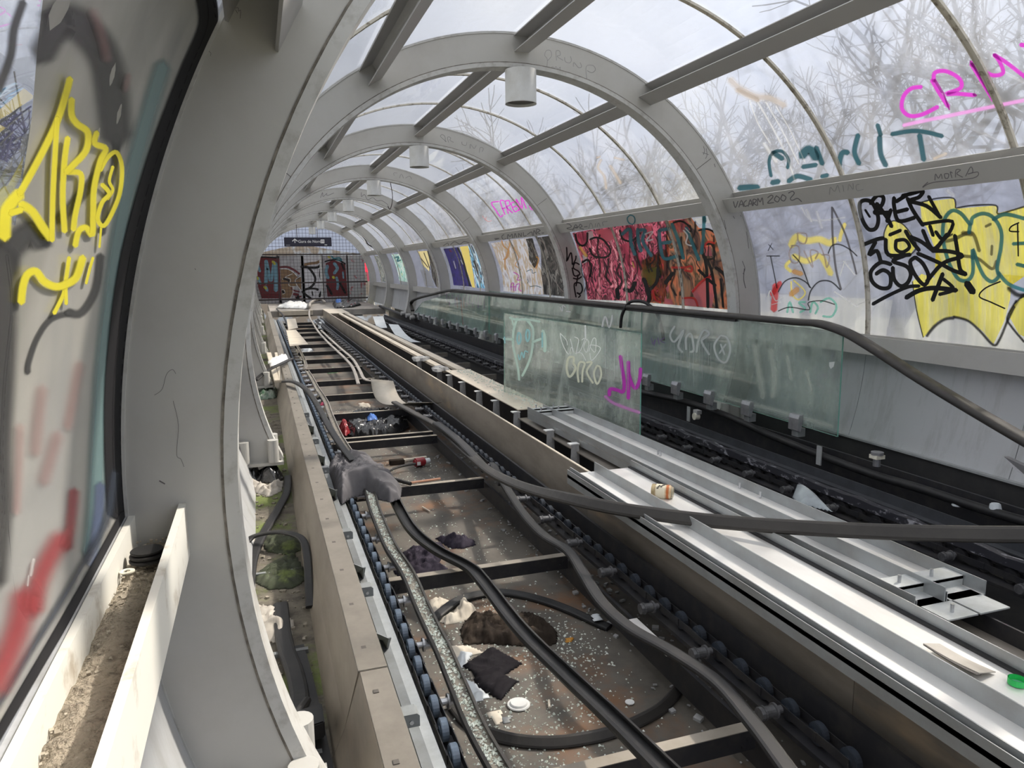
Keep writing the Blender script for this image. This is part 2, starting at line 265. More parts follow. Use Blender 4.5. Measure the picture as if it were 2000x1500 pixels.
# ------------------------------------------------------------------ objects
ORG = {}
def link(o): COL.objects.link(o); return o
def tag(o, label=None, cat=None, group=None, kind=None):
    if label: o['label'] = label
    if cat: o['category'] = cat
    if group: o['group'] = group
    if kind: o['kind'] = kind
    return o
def thing(name, loc, label, cat, group=None, kind=None):
    o = bpy.data.objects.new(name, None); o.empty_display_size = .1; link(o); o.location = loc; ORG[o] = V(loc)
    return tag(o, label, cat, group, kind)
class MB:
    def __init__(s): s.v = []; s.f = []; s.soft = None
    def add(s, vs, fs):
        n = len(s.v); s.v += [V(p) for p in vs]; s.f += [tuple(i+n for i in f) for f in fs]
        if s.soft is not None: s.soft += [1.0]*len(vs)
        return s
    def box(s, x0, x1, y0, y1, z0, z1):
        vs = [(x0, y0, z0), (x1, y0, z0), (x1, y1, z0), (x0, y1, z0), (x0, y0, z1), (x1, y0, z1), (x1, y1, z1), (x0, y1, z1)]
        return s.add(vs, [(0, 3, 2, 1), (4, 5, 6, 7), (0, 1, 5, 4), (1, 2, 6, 5), (2, 3, 7, 6), (3, 0, 4, 7)])
    def obox(s, c, X, Y, Z):
        c, X, Y, Z = V(c), V(X), V(Y), V(Z); vs = [c+X*a+Y*b+Z*d for d in (-1, 1) for a, b in ((-1, -1), (1, -1), (1, 1), (-1, 1))]
        return s.add(vs, [(0, 3, 2, 1), (4, 5, 6, 7), (0, 1, 5, 4), (1, 2, 6, 5), (2, 3, 7, 6), (3, 0, 4, 7)])
    def prism(s, prof, y0, y1, closed=True):
        n = len(prof); vs = [(p[0], y0, p[1]) for p in prof]+[(p[0], y1, p[1]) for p in prof]
        fs = [(i, (i+1) % n, (i+1) % n+n, i+n) for i in range(n if closed else n-1)]
        if closed: fs += [tuple(range(n))[::-1], tuple(range(n, 2*n))]
        return s.add(vs, fs)
    def cyl(s, a, b, r, n=12, r2=None, cap=True):
        a, b = V(a), V(b); d = (b-a).normalized(); u = d.orthogonal().normalized(); w = d.cross(u); r2 = r if r2 is None else r2
        vs = [a+(u*math.cos(t)+w*math.sin(t))*r for t in [2*math.pi*i/n for i in range(n)]]+[b+(u*math.cos(t)+w*math.sin(t))*r2 for t in [2*math.pi*i/n for i in range(n)]]
        fs = [(i, (i+1) % n, (i+1) % n+n, i+n) for i in range(n)]
        if cap: fs += [tuple(range(n))[::-1], tuple(range(n, 2*n))]
        return s.add(vs, fs)
    def tube(s, pts, r, n=8): return s.sweep(pts, [(r*math.cos(2*math.pi*i/n), r*math.sin(2*math.pi*i/n)) for i in range(n)])
    def sweep(s, pts, prof, up=(0, 0, 1), ups=None):
        pts = [V(p) for p in pts]; n = len(prof); vs = []; fs = []
        for i, p in enumerate(pts):
            d = (pts[min(i+1, len(pts)-1)]-pts[max(i-1, 0)]).normalized(); u0 = V(ups[i]) if ups else V(up)
            side = d.cross(u0); side = side.normalized() if side.length > 1e-5 else d.orthogonal().normalized(); u = side.cross(d)
            vs += [p+side*a+u*b for a, b in prof]
        for i in range(len(pts)-1):
            fs += [(i*n+j, i*n+(j+1) % n, (i+1)*n+(j+1) % n, (i+1)*n+j) for j in range(n)]
        fs += [tuple(range(n))[::-1], tuple(range((len(pts)-1)*n, len(pts)*n))]
        return s.add(vs, fs)
    def arc(s, R0, R1, a0, a1, y0, y1, n=48):                  # ring sector about the Y axis, angle from +Z towards +X (degrees)
        vs = []; fs = []
        for i in range(n+1):
            t = math.radians(a0+(a1-a0)*i/n); c, k = math.sin(t), math.cos(t)
            vs += [(R0*c, y0, R0*k), (R1*c, y0, R1*k), (R1*c, y1, R1*k), (R0*c, y1, R0*k)]
        for i in range(n):
            b = i*4; fs += [(b+j, b+(j+1) % 4, b+4+(j+1) % 4, b+4+j) for j in range(4)]
        fs += [(0, 3, 2, 1), (n*4, n*4+1, n*4+2, n*4+3)]
        return s.add(vs, fs)
    def build(s, name, mt, parent=None, smooth=False, label=None, cat=None, group=None, kind=None, bevel=0):
        me = bpy.data.meshes.new(name)
        if parent is not None: o0 = ORG[parent]
        else:
            xs = [p.x for p in s.v]; ys = [p.y for p in s.v]; zs = [p.z for p in s.v]
            o0 = V(((min(xs)+max(xs))/2, (min(ys)+max(ys))/2, min(zs)))
        me.from_pydata([p-o0 for p in s.v], [], s.f); me.materials.append(mt)
        bm = bmesh.new(); bm.from_mesh(me)
        if s.soft is None: bmesh.ops.recalc_face_normals(bm, faces=bm.faces)
        if bevel: bmesh.ops.bevel(bm, geom=[e for e in bm.edges if len(e.link_faces) == 2 and e.calc_face_angle() > .6], offset=bevel, segments=2, affect='EDGES', clamp_overlap=True)
        bm.to_mesh(me); bm.free()
        if s.soft is not None and len(s.soft) == len(me.vertices):
            a = me.attributes.new('soft', 'FLOAT', 'POINT'); a.data.foreach_set('value', s.soft)
        if smooth: me.shade_smooth()
        o = bpy.data.objects.new(name, me); link(o)
        if parent is not None: o.parent = parent; ORG[o] = o0
        else: o.location = o0; ORG[o] = o0
        return tag(o, label, cat, group, kind)
def smooth_path(pts, k=6):
    pts = [V(p) for p in pts]; out = []
    if len(pts) < 3: return pts
    for i in range(len(pts)-1):
        p0, p1, p2, p3 = pts[max(i-1, 0)], pts[i], pts[i+1], pts[min(i+2, len(pts)-1)]
        for j in range(k):
            t = j/k; out.append(.5*((2*p1)+(p2-p0)*t+(2*p0-5*p1+4*p2-p3)*t*t+(3*p1-p0-3*p2+p3)*t**3))
    out.append(pts[-1]); return out
def copy_tree(o, loc=None, parent=None, top=True):
    c = o.copy(); COL.objects.link(c); c.parent = parent
    if loc is not None and top: c.location = loc
    for ch in list(o.children): copy_tree(ch, None, c, False)
    return c
LAYS = {}
def layer_of(o): LAYS[o.name] = LAYS.get(o.name, .0004)+.00028; return LAYS[o.name]
def strokes(lst, surf, mt, parent, name='graffiti', crop=(0, 0, 1), off=None):
    """hand-drawn lines lying on a surface: (width, [points]) in picture or crop units"""
    ox, oy, s = crop; mb = MB(); mb.soft = []
    base = layer_of(parent)
    for k, (wd, pts) in enumerate(lst):
        q = smooth_path([V((ox+p[0]/s, oy+p[1]/s, 0)) for p in pts], 5); hw = wd/s*.5; n = len(q)
        q = [q[0]-(q[1]-q[0]).normalized()*hw*.8]+q+[q[-1]+(q[-1]-q[-2]).normalized()*hw*.8]; n = len(q)
        b = len(mb.v)
        for i, p in enumerate(q):
            d = (q[min(i+1, n-1)]-q[max(i-1, 0)]).normalized(); sd = V((d.y, -d.x, 0)); e_ = .35 if i in (0, n-1) else 1
            for a, sv in ((-1, 0), (-.5, .5), (0, 1), (.5, .5), (1, 0)):
                w = p+sd*hw*a*e_; mb.v.append(surf.hit((w.x, w.y), base+k*.00001+i*.000002)); mb.soft.append(0 if i in (0, n-1) else sv)
        for i in range(n-1):
            for j in range(4): mb.f.append((b+i*5+j, b+i*5+j+1, b+i*5+6+j, b+i*5+5+j))
    return mb.build(name, mt, parent)
def fills(polys, surf, mt, parent, name='graffiti', crop=(0, 0, 1), feather=0):
    if len(polys) > 1: return [fills([q], surf, mt, parent, name, crop, feather) for q in polys]
    ox, oy, s = crop; base = layer_of(parent)
    bm = bmesh.new(); lay = bm.verts.layers.float.new('soft')
    for poly in polys:
        vs = [bm.verts.new(surf.hit((ox+p[0]/s, oy+p[1]/s), base)) for p in poly]
        try: bm.faces.new(vs)
        except ValueError: pass
    bmesh.ops.triangulate(bm, faces=bm.faces[:])
    bound = set()
    for _ in range(4):
        es = [e for e in bm.edges if e.calc_length() > .12]
        if es: bmesh.ops.subdivide_edges(bm, edges=es, cuts=1); bmesh.ops.triangulate(bm, faces=[f for f in bm.faces if len(f.verts) > 3])
    for v in bm.verts:
        v[lay] = 0.0 if v.is_boundary else 1.0
        if not feather: v[lay] = 1.0
        v.co = surf.snap(v.co, base)-(ORG[parent] if parent is not None else V((0, 0, 0)))
    me = bpy.data.meshes.new(name); bm.to_mesh(me); bm.free(); me.materials.append(mt)
    o = bpy.data.objects.new(name, me); link(o); o.parent = parent; ORG[o] = ORG[parent]
    return o
def inside(x, y, poly):
    c = False; j = len(poly)-1
    for i in range(len(poly)):
        if (poly[i][1] > y) != (poly[j][1] > y) and x < (poly[j][0]-poly[i][0])*(y-poly[i][1])/(poly[j][1]-poly[i][1]+1e-12)+poly[i][0]: c = not c
        j = i
    return c
def edged(x, y, poly):
    d = 9
    for i in range(len(poly)):
        a = poly[i]; b = poly[(i+1) % len(poly)]; vx, vy = b[0]-a[0], b[1]-a[1]; L = vx*vx+vy*vy+1e-12
        t = max(0, min(1, ((x-a[0])*vx+(y-a[1])*vy)/L)); d = min(d, math.hypot(x-a[0]-t*vx, y-a[1]-t*vy))
    return d
def heap(name, px, z, h, mt, label, cat, seed=0, step=.009, freq=14, amp=1.0, edge=.05, parent=None, ridge=True, group=None, lift=None, kind=None, fine=1.0):
    """crumpled cloth, bag or rubbish lying on the plane z inside an outline"""
    poly = [tuple(at(q, 'z', z).xy) for q in px] if len(px[0]) == 2 and px[0][0] > 10 else px
    xs = [p[0] for p in poly]; ys = [p[1] for p in poly]
    nx = int((max(xs)-min(xs))/step)+2; ny = int((max(ys)-min(ys))/step)+2
    idx = {}; mb = MB(); so_ = V((seed*3.1, seed*1.7, seed))
    def node(i, j):
        if (i, j) in idx: return idx[i, j]
        x, y = min(xs)+i*step, min(ys)+j*step; d = edged(x, y, poly); ins = inside(x, y, poly)
        fall = min(1, d/edge) if ins else 0; fall = math.sin(fall*math.pi/2)
        p = V((x*freq, y*freq*.7, 0))+so_; q = p+V((noise.noise(p*.6), noise.noise(p*.6+V((5, 5, 5))), 0))*1.6
        if ridge:
            r = (1-min(1, abs(noise.noise(q)*2.6)))**1.5; r2 = (1-min(1, abs(noise.noise(q*2.1+V((3, 1, 0)))*2.4)))**1.5; r3 = (1-min(1, abs(noise.noise(q*4.3+V((1, 7, 0)))*2.2)))
        else: r = .5+.5*noise.noise(q); r2 = r3 = .3
        hh = h*(fall*(.14+.34*amp*r+.36*fine*r2+.22*fine*r3))+.002
        if lift: hh += lift(x, y)*fall
        idx[i, j] = len(mb.v); mb.v.append(V((x, y, z+hh))); return idx[i, j]
    cells = [(i, j) for i in range(nx) for j in range(ny) if inside(min(xs)+(i+.5)*step, min(ys)+(j+.5)*step, poly)]
    tops = [(node(i, j), node(i+1, j), node(i+1, j+1), node(i, j+1)) for i, j in cells]
    mb.f += tops; n = len(mb.v); mb.v += [V((p.x, p.y, z+.001)) for p in mb.v[:n]]
    mb.f += [tuple(reversed([k+n for k in f])) for f in tops]
    cnt = {}
    for f in tops:
        for a, b in zip(f, f[1:]+f[:1]): cnt[(a, b)] = 1
    mb.f += [(b, a, a+n, b+n) for a, b in cnt if (b, a) not in cnt]
    return mb.build(name, mt, parent, smooth=True, label=label, cat=cat, group=group, kind=kind)
ORD = ['nearest', 'second', 'third', 'fourth', 'fifth', 'sixth', 'seventh', 'eighth', 'ninth']
YR = [1.59+3.339*k for k in range(8)]
YEND = 25.9
# ================================================================== the tube: ribs, purlins, panes, lower walls
def A(r, a): t = math.radians(a); return (r*math.sin(t), r*math.cos(t))
def make_rib():
    r = thing('arch_rib', (0, 0, 0), 'x', 'arch')
    MB().arc(1.822, 2.005, -114, 114, .004, .016, 96).build('web', M['rib'], r)
    MB().arc(1.795, 1.822, -114, 114, 0, .12, 96).build('inner_flange', M['ribflange'], r)
    MB().arc(2.003, 2.018, -114, 114, 0, .11, 96).build('outer_flange', M['ribflange'], r)
    j = MB()
    for a in (-55, 50): 
        p0 = A(1.824, a); p1 = A(1.975, a+.4); d = V((p1[0]-p0[0], 0, p1[1]-p0[1])).normalized(); u = V((d.z, 0, -d.x))
        c = V(((p0[0]+p1[0])/2, .0035, (p0[1]+p1[1])/2)); j.obox(c, d*.075, V((0, .0012, 0)), u*.0016)
    j.build('splice_line', M['dark'], r)
    MB().arc(1.8205, 1.8275, -114, 114, .0015, .0045, 96).build('weld_grime', mat('weld_grime', (.10, .09, .075), .8, 0, (.22, .2, .17), 30, 1), r)  # dark ring drawn along the crease between web and inner flange
    for s in (-1, 1):
        f = MB(); f.box(min(s*1.64, s*1.95), max(s*1.64, s*1.95), -.05, .17, -.765, -.745).build('foot_plate', M['rib'], r)
        for y in (-.03, .15):
            for x in (1.70, 1.88): MB().cyl((s*x, y, -.745), (s*x, y, -.60), .034, 18).build('bolt_cover', M['rib'], r, smooth=False)
    return r
rib0 = make_rib()
for k, y in enumerate(YR):
    r = rib0 if k == 0 else copy_tree(rib0)
    r.location = (0, y, 0)
    r['group'] = 'arched ribs of the tube'
    r['label'] = ['huge curved grey steel rib right in front, filling the left side', 'grey arched rib with the largest round lamp hanging under its crown', 'grey arched rib carrying the second largest hanging lamp', 'third arched rib beyond the big left one, with a cable dangling beside its lamp',
                  'fourth arched rib beyond the big left one, with scribbles on its crown', 'fifth arched rib beyond the big left one, deep in the tube', 'arched rib last but one before the dark blue hanging sign', 'smallest and farthest arched rib, just before the wire fence'][k]
# marks written on the ribs
def ribmarks(k, lst, nm='pencil', crop=(0, 0, 1)):
    rr = thing('x', (0, 0, 0), 'x', 'x'); bpy.data.objects.remove(rr)
    par = [o for o in COL.objects if o.get('category') == 'arch' and abs(o.location.y-YR[k]) < .01][0]
    ORG[par] = V((0, YR[k], 0)); strokes(lst, Pl((0, YR[k]+.004, 0), (0, -1, 0)), P[nm], par, 'handwriting', crop)
ribmarks(1, [(7, [(340, 660), (345, 580), (320, 540), (335, 495), (375, 495), (385, 545), (350, 590)]), (7, [(435, 590), (430, 500), (465, 500), (470, 540), (440, 550), (500, 590)]),
  (7, [(515, 560), (520, 600), (560, 615), (580, 590), (570, 550)]), (7, [(600, 650), (605, 610), (650, 660), (680, 650), (665, 610)]), (7, [(730, 770), (725, 650), (790, 640), (815, 680), (780, 710), (735, 690)]), (5, [(380, 660), (400, 650), (410, 670), (430, 650), (450, 675), (470, 655), (470, 685)])], 'pencil2', (1000, 0, 5))
ribmarks(2, [(6, [(1860, 385), (1830, 360), (1800, 330), (1820, 315), (1845, 335), (1850, 385)]), (6, [(1880, 390), (1870, 340), (1900, 345), (1895, 370), (1930, 390)]), (6, [(2010, 385), (2015, 410), (2050, 420), (2060, 390)]), (6, [(2090, 450), (2095, 410), (2130, 450), (2150, 420)]), (6, [(2180, 490), (2190, 440), (2220, 450), (2210, 480)])], 'pencil2', (500, 200, 5))
ribmarks(2, [(17, [(1240, 500), (1245, 600), (1240, 660)]), (17, [(1250, 650), (1290, 560), (1305, 640), (1310, 700), (1345, 640), (1350, 600)]), (17, [(1390, 700), (1340, 680), (1320, 740), (1380, 780), (1390, 820), (1330, 830), (1305, 740)]),
  (17, [(1320, 860), (1370, 870), (1420, 840)]), (17, [(1375, 820), (1350, 950)]), (17, [(1350, 1080), (1330, 930), (1400, 920), (1425, 990), (1400, 1040), (1360, 1030), (1400, 1060), (1380, 1085)])], 'black', (900, 400, 6))
ribmarks(1, [(5, [(870, 680), (880, 720), (870, 760)]), (5, [(895, 700), (905, 760), (890, 800)]), (5, [(860, 740), (920, 760)]), (6, [(975, 850), (985, 880)]), (9, [(738, 885), (752, 905)]), (5, [(1070, 1400), (1080, 1440), (1090, 1490)]), (5, [(1160, 1360), (1175, 1385)]), (4, [(1230, 1350), (1238, 1368)])], 'greyink', (1200, 150, 5))
ribmarks(1, [(5, [(1400, 640), (1420, 700), (1405, 740)]), (7, [(1415, 700), (1410, 780), (1425, 850)]), (4, [(1430, 410), (1440, 460), (1450, 540)])], 'greyink', (1100, 350, 4))
ribmarks(3, [(5, [(1350, 715), (1345, 690), (1380, 690)]), (5, [(1400, 740), (1420, 700), (1440, 740)]), (5, [(1460, 740), (1500, 720), (1520, 750)])], 'pencil2', (500, 200, 5))
ribmarks(4, [(5, [(630, 930), (650, 880), (655, 920), (690, 890), (695, 910), (760, 885)]), (5, [(1030, 880), (1030, 920), (1060, 900), (1090, 950), (1140, 930), (1180, 960), (1230, 960), (1290, 1000)])], 'pencil', (500, 200, 5))
ribmarks(0, [(5, [(785, 85), (825, 75), (830, 110), (850, 100), (845, 180)]), (5, [(800, 95), (820, 130)]), (4, [(540, 500), (560, 520), (555, 545)])], 'greyink', (300, 0, 5))
ribmarks(0, [(3, [(1030, 690), (1010, 665), (975, 695), (950, 780), (905, 815)]), (3, [(1015, 850), (1045, 990), (1035, 1160), (1060, 1190), (1078, 1235)]), (9, [(935, 1318), (965, 1335)]), (4, [(1142, 74), (1146, 80)])], 'greyink', (0, 500, 3))
# ---- purlins: channel sections, open towards the left / top
def channel_between(a0, r0, r1, wd, y0, y1, t=.007):
    """returns profile points in x,z; a0 = angle of the open side (degrees), section runs clockwise by wd metres"""
    th = math.radians(a0); n = V((math.sin(th), 0, math.cos(th))); c = V((math.cos(th), 0, -math.sin(th)))
    P2 = lambda r, w_: ((n*r+c*w_).x, (n*r+c*w_).z)
    return [P2(r0, 0), P2(r0, wd), P2(r1, wd), P2(r1, 0), P2(r1-t, 0), P2(r1-t, wd-t), P2(r0+t, wd-t), P2(r0+t, 0)]
PA = {'crown': (-.6, 1.893, 2.0, .105), 'upper_right': (28.8, 1.893, 2.0, .108), 'window_head': (59.5, 1.893, 2.0, .115), 'sill_right': (89.4, 1.893, 2.0, .115),
      'upper_left': (-31.7, 1.893, 2.0, .105), 'window_head_left': (-61.6, 1.893, 2.0, .105)}
PN = {'crown': 'crown purlin', 'upper_right': 'upper right purlin', 'window_head': 'rail above the lower right panes', 'sill_right': 'right sill rail', 'upper_left': 'upper left purlin', 'window_head_left': 'low left purlin'}
BAY = ['in the bay closest to the viewer', 'in the bay behind the largest lamp', 'in the bay behind the second largest lamp', 'in the bay with the dangling cable', 'in the fifth bay counted from the viewer', 'in the sixth bay counted from the viewer', 'in the last bay before the blue sign', 'in the bay against the wire fence']
PUR = {}
for b in range(-1, 8):
    y0 = -2.2 if b < 0 else YR[b]+.016; y1 = YR[0]+.004 if b < 0 else (YR[b+1]+.004 if b < 7 else YEND)
    for nm, (a0, r0, r1, wd) in PA.items():
        if b < 0 and nm not in ('window_head_left', ): continue
        if b == -1: bay = 'in front of the huge left rib'
        elif b == 0: bay = 'ending at the rib with the largest lamp'
        else: bay = BAY[b]
        if nm == 'window_head_left' and b > 0: 
            pass
        o = MB().prism(channel_between(a0, r0, r1, wd, y0, y1), y0, y1).build('purlin', M['rib' if nm in ('window_head', 'sill_right') else 'purlin'], label='grey steel %s %s' % (PN[nm], bay), cat='beam', group='purlins between the ribs')
        PUR[nm, b] = o
# left sill channels with dirt (upright lips)
SL = {}
for b in range(-1, 8):
    y0 = -1.2 if b < 0 else YR[b]+.016; y1 = YR[0]+.004 if b < 0 else (YR[b+1]+.004 if b < 7 else YEND)
    pr_ = [(-2.004, -.095), (-1.897, -.095), (-1.897, .015), (-1.910, .015), (-1.910, -.083), (-1.992, -.083), (-1.992, .0), (-2.004, .0)]
    o = MB().prism(pr_, y0, y1).build('sill_channel', M['sill'], label=('white sill channel filled with dirt below the sprayed glass on the left' if b < 0 else 'grey sill channel low on the left, '+BAY[b]), cat='beam', group='sill channels on the left')
dm = MB(); nx, ny = 14, 160; 
for j in range(ny+1):
    for i in range(nx+1):
        x = -1.9925+.0835*i/nx; y = .35+1.235*j/ny; h = noise.noise(V((x*40, y*40, 0)))*.009+noise.noise(V((x*9, y*7, 3)))*.012
        sk = -.018*min(1, i/3)*min(1, (nx-i)/2); dm.v.append(V((x, y, -.052+h-sk*.4-.02*max(0, (y-1.25)*2))))
for j in range(ny):
    for i in range(nx): a = j*(nx+1)+i; dm.f.append((a, a+1, a+nx+2, a+nx+1))
n_ = len(dm.v); dm.v += [V((p.x, p.y, -.0825)) for p in dm.v[:n_]]; dm.f += [tuple(reversed([k+n_ for k in f])) for f in dm.f[:]]
dm.build('sill_dirt', M['dirt'], smooth=True, label='dry crumbly brown dirt lying in the white sill channel', cat='dirt', kind='stuff')
cr = MB()
for i in range(700):
    x = -1.989+.075*random.random(); y = .5+1.07*random.random(); s = .0006+.0022*random.random()**3
    cr.obox((x, y, -.046+noise.noise(V((x*9, y*7, 3)))*.012), V((s, s*.3, 0)), V((-s*.3, s, s*.2)), V((0, 0, s*.7)))
cr.build('dirt_crumb', mat('crumb', (.40, .36, .29), .9, 0, (.2, .17, .13), 40, 1), label='loose pale crumbs and flakes scattered over the sill dirt', cat='dirt', kind='stuff')
# washer and black pads on the ledge
p = at((248, 1115), 'z', -.036)
wsh = MB(); 
wsh.v = []; n = 28
for i in range(n):
    t = 2*math.pi*i/n
    for r_, z_ in ((.0125, 0), (.0055, 0), (.0055, .002), (.0125, .002)): wsh.v.append(V((p.x+r_*math.cos(t), p.y+r_*math.sin(t), -.038+z_)))
for i in range(n):
    for j in range(4): wsh.f.append((i*4+j, i*4+(j+1) % 4, ((i+1) % n)*4+(j+1) % 4, ((i+1) % n)*4+j))
wsh.build('washer', M['nylon'], label='small white washer lying on the dirt of the left sill', cat='washer')
c = at((290, 1083), 'z', -.03); c.x = min(c.x, -1.9475)
for k, (dz, rr) in enumerate(((0, .033), (.006, .031), (.012, .028))):
    MB().cyl((c.x-.002*k, c.y+.006*k, -.040+dz), (c.x-.002*k, c.y+.006*k, -.036+dz), rr, 28).build('rubber_disc', M['rubber'], smooth=False, bevel=.001,
      label=['bottom black rubber disc of the little stack on the left sill', 'middle black rubber disc of the little stack on the left sill', 'top black rubber disc of the little stack on the left sill'][k], cat='disc', group='rubber discs on the sill')
# ---- panes
WN = [0]; WIN = {}
SEC = {'low_right': (60, 90, 'gz_low'), 'mid_right': (30, 60, 'gz_mid'), 'up_right': (0, 30, 'gz_top'), 'up_left': (-31, 0, 'gz_top'), 'mid_left': (-61, -31, 'gz_top'), 'low_left': (-90, -61, 'gz_mid')}
SN = {'low_right': 'lower right', 'mid_right': 'middle right', 'up_right': 'upper right', 'up_left': 'upper left', 'mid_left': 'middle left', 'low_left': 'lower left'}
for b in range(-1, 8):
    y0 = -2.2 if b < 0 else YR[b]; y1 = YR[0] if b < 0 else (YR[b+1] if b < 7 else YEND)
    for nm, (a0, a1, mt) in SEC.items():
        WN[0] += 1
        if b == -1 and nm == 'low_left': mt = 'gz_near'
        mb = MB().arc(2.012, 2.016, a0, a1, y0, y1, 10)
        rt = thing('window_%d' % WN[0], (0, (y0+y1)/2, 0), '%s curved pane of the tube, %s' % (SN[nm], 'beside the viewer' if b < 0 else BAY[b]), 'window', kind='structure')
        mb.build('pane', M[mt], rt)
        WIN[nm, b] = rt
        if b >= 0:
            for f in (1/3, 2/3):
                yy = y0+(y1-y0)*f
                g = MB(); g.arc(1.998, 2.011, a0, a1, yy-.016, yy-.012, 14); g.arc(2.006, 2.011, a0, a1, yy-.012, yy+.012, 14); g.arc(1.998, 2.011, a0, a1, yy+.012, yy+.016, 14)
                g.build('mullion', M.setdefault('mull', mat('grubby_gasket', (.60, .57, .50), .6, .0, (.16, .13, .09), 22, .9, .52, .66)), rt)
# ---- lower curved wall sheets and their ends
for s, nm in ((1, 'wall_right'), (-1, 'wall_left')):
    w_ = MB()
    for b in range(-1, 8):
        y0 = -2.2 if b < 0 else YR[b]; y1 = YR[0] if b < 0 else (YR[b+1] if b < 7 else YEND)
        for f in range(3):
            ya = y0+(y1-y0)*f/3; yb = y0+(y1-y0)*(f+1)/3
            w_.arc(2.006, 2.012, s*90, s*(108.6 if s > 0 else 112.5), ya+.002, yb-.002, 12)
        w_.arc(2.012, 2.016, s*90, s*(108.6 if s > 0 else 120), y0, y1, 12)
    w_.build(nm, M['wallpanel'], label='curved grey sheet wall under the panes, %s side' % nm[5:], cat='wall', kind='structure')
# ---- floors
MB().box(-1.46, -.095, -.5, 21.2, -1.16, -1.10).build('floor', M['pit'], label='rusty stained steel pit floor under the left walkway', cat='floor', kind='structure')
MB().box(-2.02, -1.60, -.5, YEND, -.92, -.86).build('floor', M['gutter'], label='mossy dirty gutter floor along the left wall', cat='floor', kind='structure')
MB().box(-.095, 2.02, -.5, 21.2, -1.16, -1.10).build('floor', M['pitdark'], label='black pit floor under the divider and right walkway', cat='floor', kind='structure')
MB().box(-1.46, 1.62, 20.9, YEND, -.80, -.64).build('floor', mat('landing', (.26, .24, .22), .8, 0, (.14, .13, .12), 3, .8), label='dusty landing slab at the far end of the walkways', cat='floor', kind='structure')
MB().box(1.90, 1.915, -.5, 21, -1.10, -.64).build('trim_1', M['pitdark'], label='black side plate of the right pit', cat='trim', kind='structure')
MB().box(1.875, 1.905, -.5, 21, -.652, -.640).build('trim_2', M['galv'], label='pale ledge strip at the foot of the right wall', cat='trim', kind='structure')
# ---- lamps
def make_lamp():
    L = thing('hanging_lamp', (0, 0, 0), 'x', 'lamp')
    MB().cyl((0, 0, -.215), (0, 0, 0), .105, 36, cap=False).build('housing', M['lamp'], L, smooth=True)
    MB().cyl((0, 0, -.19), (0, 0, -.20), .098, 36).build('diffuser', M['lampdark'], L)
    MB().cyl((0, 0, -.006), (0, 0, .0), .104, 36).build('lid', M['lamp'], L)
    MB().cyl((0, 0, -.213), (0, 0, -.217), .107, 36, cap=False).build('rim', M['ribflange'], L)
    MB().cyl((0, 0, 0), (0, 0, .016), .014, 8).build('bolt', M['dark'], L)
    return L
l0 = make_lamp()
LD = ['largest round grey lamp can, hanging under the nearest full arch', 'second largest round lamp can, hanging under the second full arch', 'round lamp can with a thin cable dangling to its right', 'lamp can fourth from the front, under the crown', 'lamp can fifth from the front, under the crown', 'lamp can last but one, close above the blue sign', 'smallest and farthest lamp can, just above the blue sign']
for k in range(1, 8):
    o = l0 if k == 1 else copy_tree(l0)
    o.location = (.03, YR[k]+.02, 1.782); o['label'] = LD[k-1]; o['group'] = 'lamp cans under the arches'
cb = smooth_path([at((762, 357), 'y', YR[3]), at((766, 380), 'y', YR[3]), at((765, 398), 'y', YR[3]), at((761, 409), 'y', YR[3]), at((757, 402), 'y', YR[3])])
MB().tube([p-V((0, .02, 0)) for p in cb], .006, 6).build('dangling_cable', M['wire'], label='thin dark cable dangling from an arch beside the third lamp', cat='cable')
# ---- outside
MB().box(-60, 60, -20, 90, -3.6, -3.4).build('ground', M['ground'], label='open ground outside the tube', cat='ground', kind='structure')
def make_tree(seed, H, name='bare_tree'):
    rnd = random.Random(seed); mb = MB()
    def grow(p, d, L, r, dep):
        n = 3; q = p
        for i in range(n):
            d = (d+V((rnd.uniform(-.16, .16), rnd.uniform(-.16, .16), rnd.uniform(-.05, .14)))).normalized(); q2 = q+d*L/n
            mb.cyl(q, q2, r*(1-i*.1), 5 if dep < 3 else 3, r*(1-(i+1)*.1), cap=False); q = q2
            if dep < 5 and i > 0 and dep > 0:
                a = rnd.uniform(0, 6.28); s = d.orthogonal().normalized(); s = Matrix.Rotation(a, 3, d) @ s
                grow(q, (d*.65+s*.8+V((0, 0, .12))).normalized(), L*rnd.uniform(.5, .72), r*.42, dep+1)
        if dep < 5:
            for k in range(2):
                a = rnd.uniform(0, 6.28); s = Matrix.Rotation(a, 3, d) @ d.orthogonal().normalized()
                grow(q, (d*.85+s*rnd.uniform(.35, .6)).normalized(), L*rnd.uniform(.62, .8), r*.62, dep+1)
    grow(V((0, 0, -3.45)), V((0, 0, 1)), H*.30, .17, 0)
    return mb.build(name, M['bark'])
tr = [make_tree(3, 9), make_tree(11, 8), make_tree(23, 10)]
spots = [(5.6, 5.2, 0), (4.6, 9.5, 1), (7.4, 8.2, 2), (5.2, 15.5, 0), (8.6, 3.2, 1), (9.5, 13.5, 2), (4.4, 22, 1), (7.0, 1.2, 2), (-6.5, 13, 0), (-5.5, 22, 2), (6.5, 27, 0), (11, 20, 1), (4.9, 2.6, 1)]
TD = ['right beside the pane with the large magenta letters', 'behind the rusty pink mural panes', 'taller one behind the pane with magenta writing, second row', 'behind the dark blue and yellow panes', 'far right behind the teal letters, second row', 'in the second row behind the black mural pane', 'behind the mint coloured pane deep in the tube', 'at the far right edge beyond the yellow graffiti', 'beyond the left side of the tube, seen through the roof', 'far off beyond the left side of the tube', 'behind the red pane at the far end', 'distant one in the second row behind the mint pane', 'close behind the pane carrying the black letters']
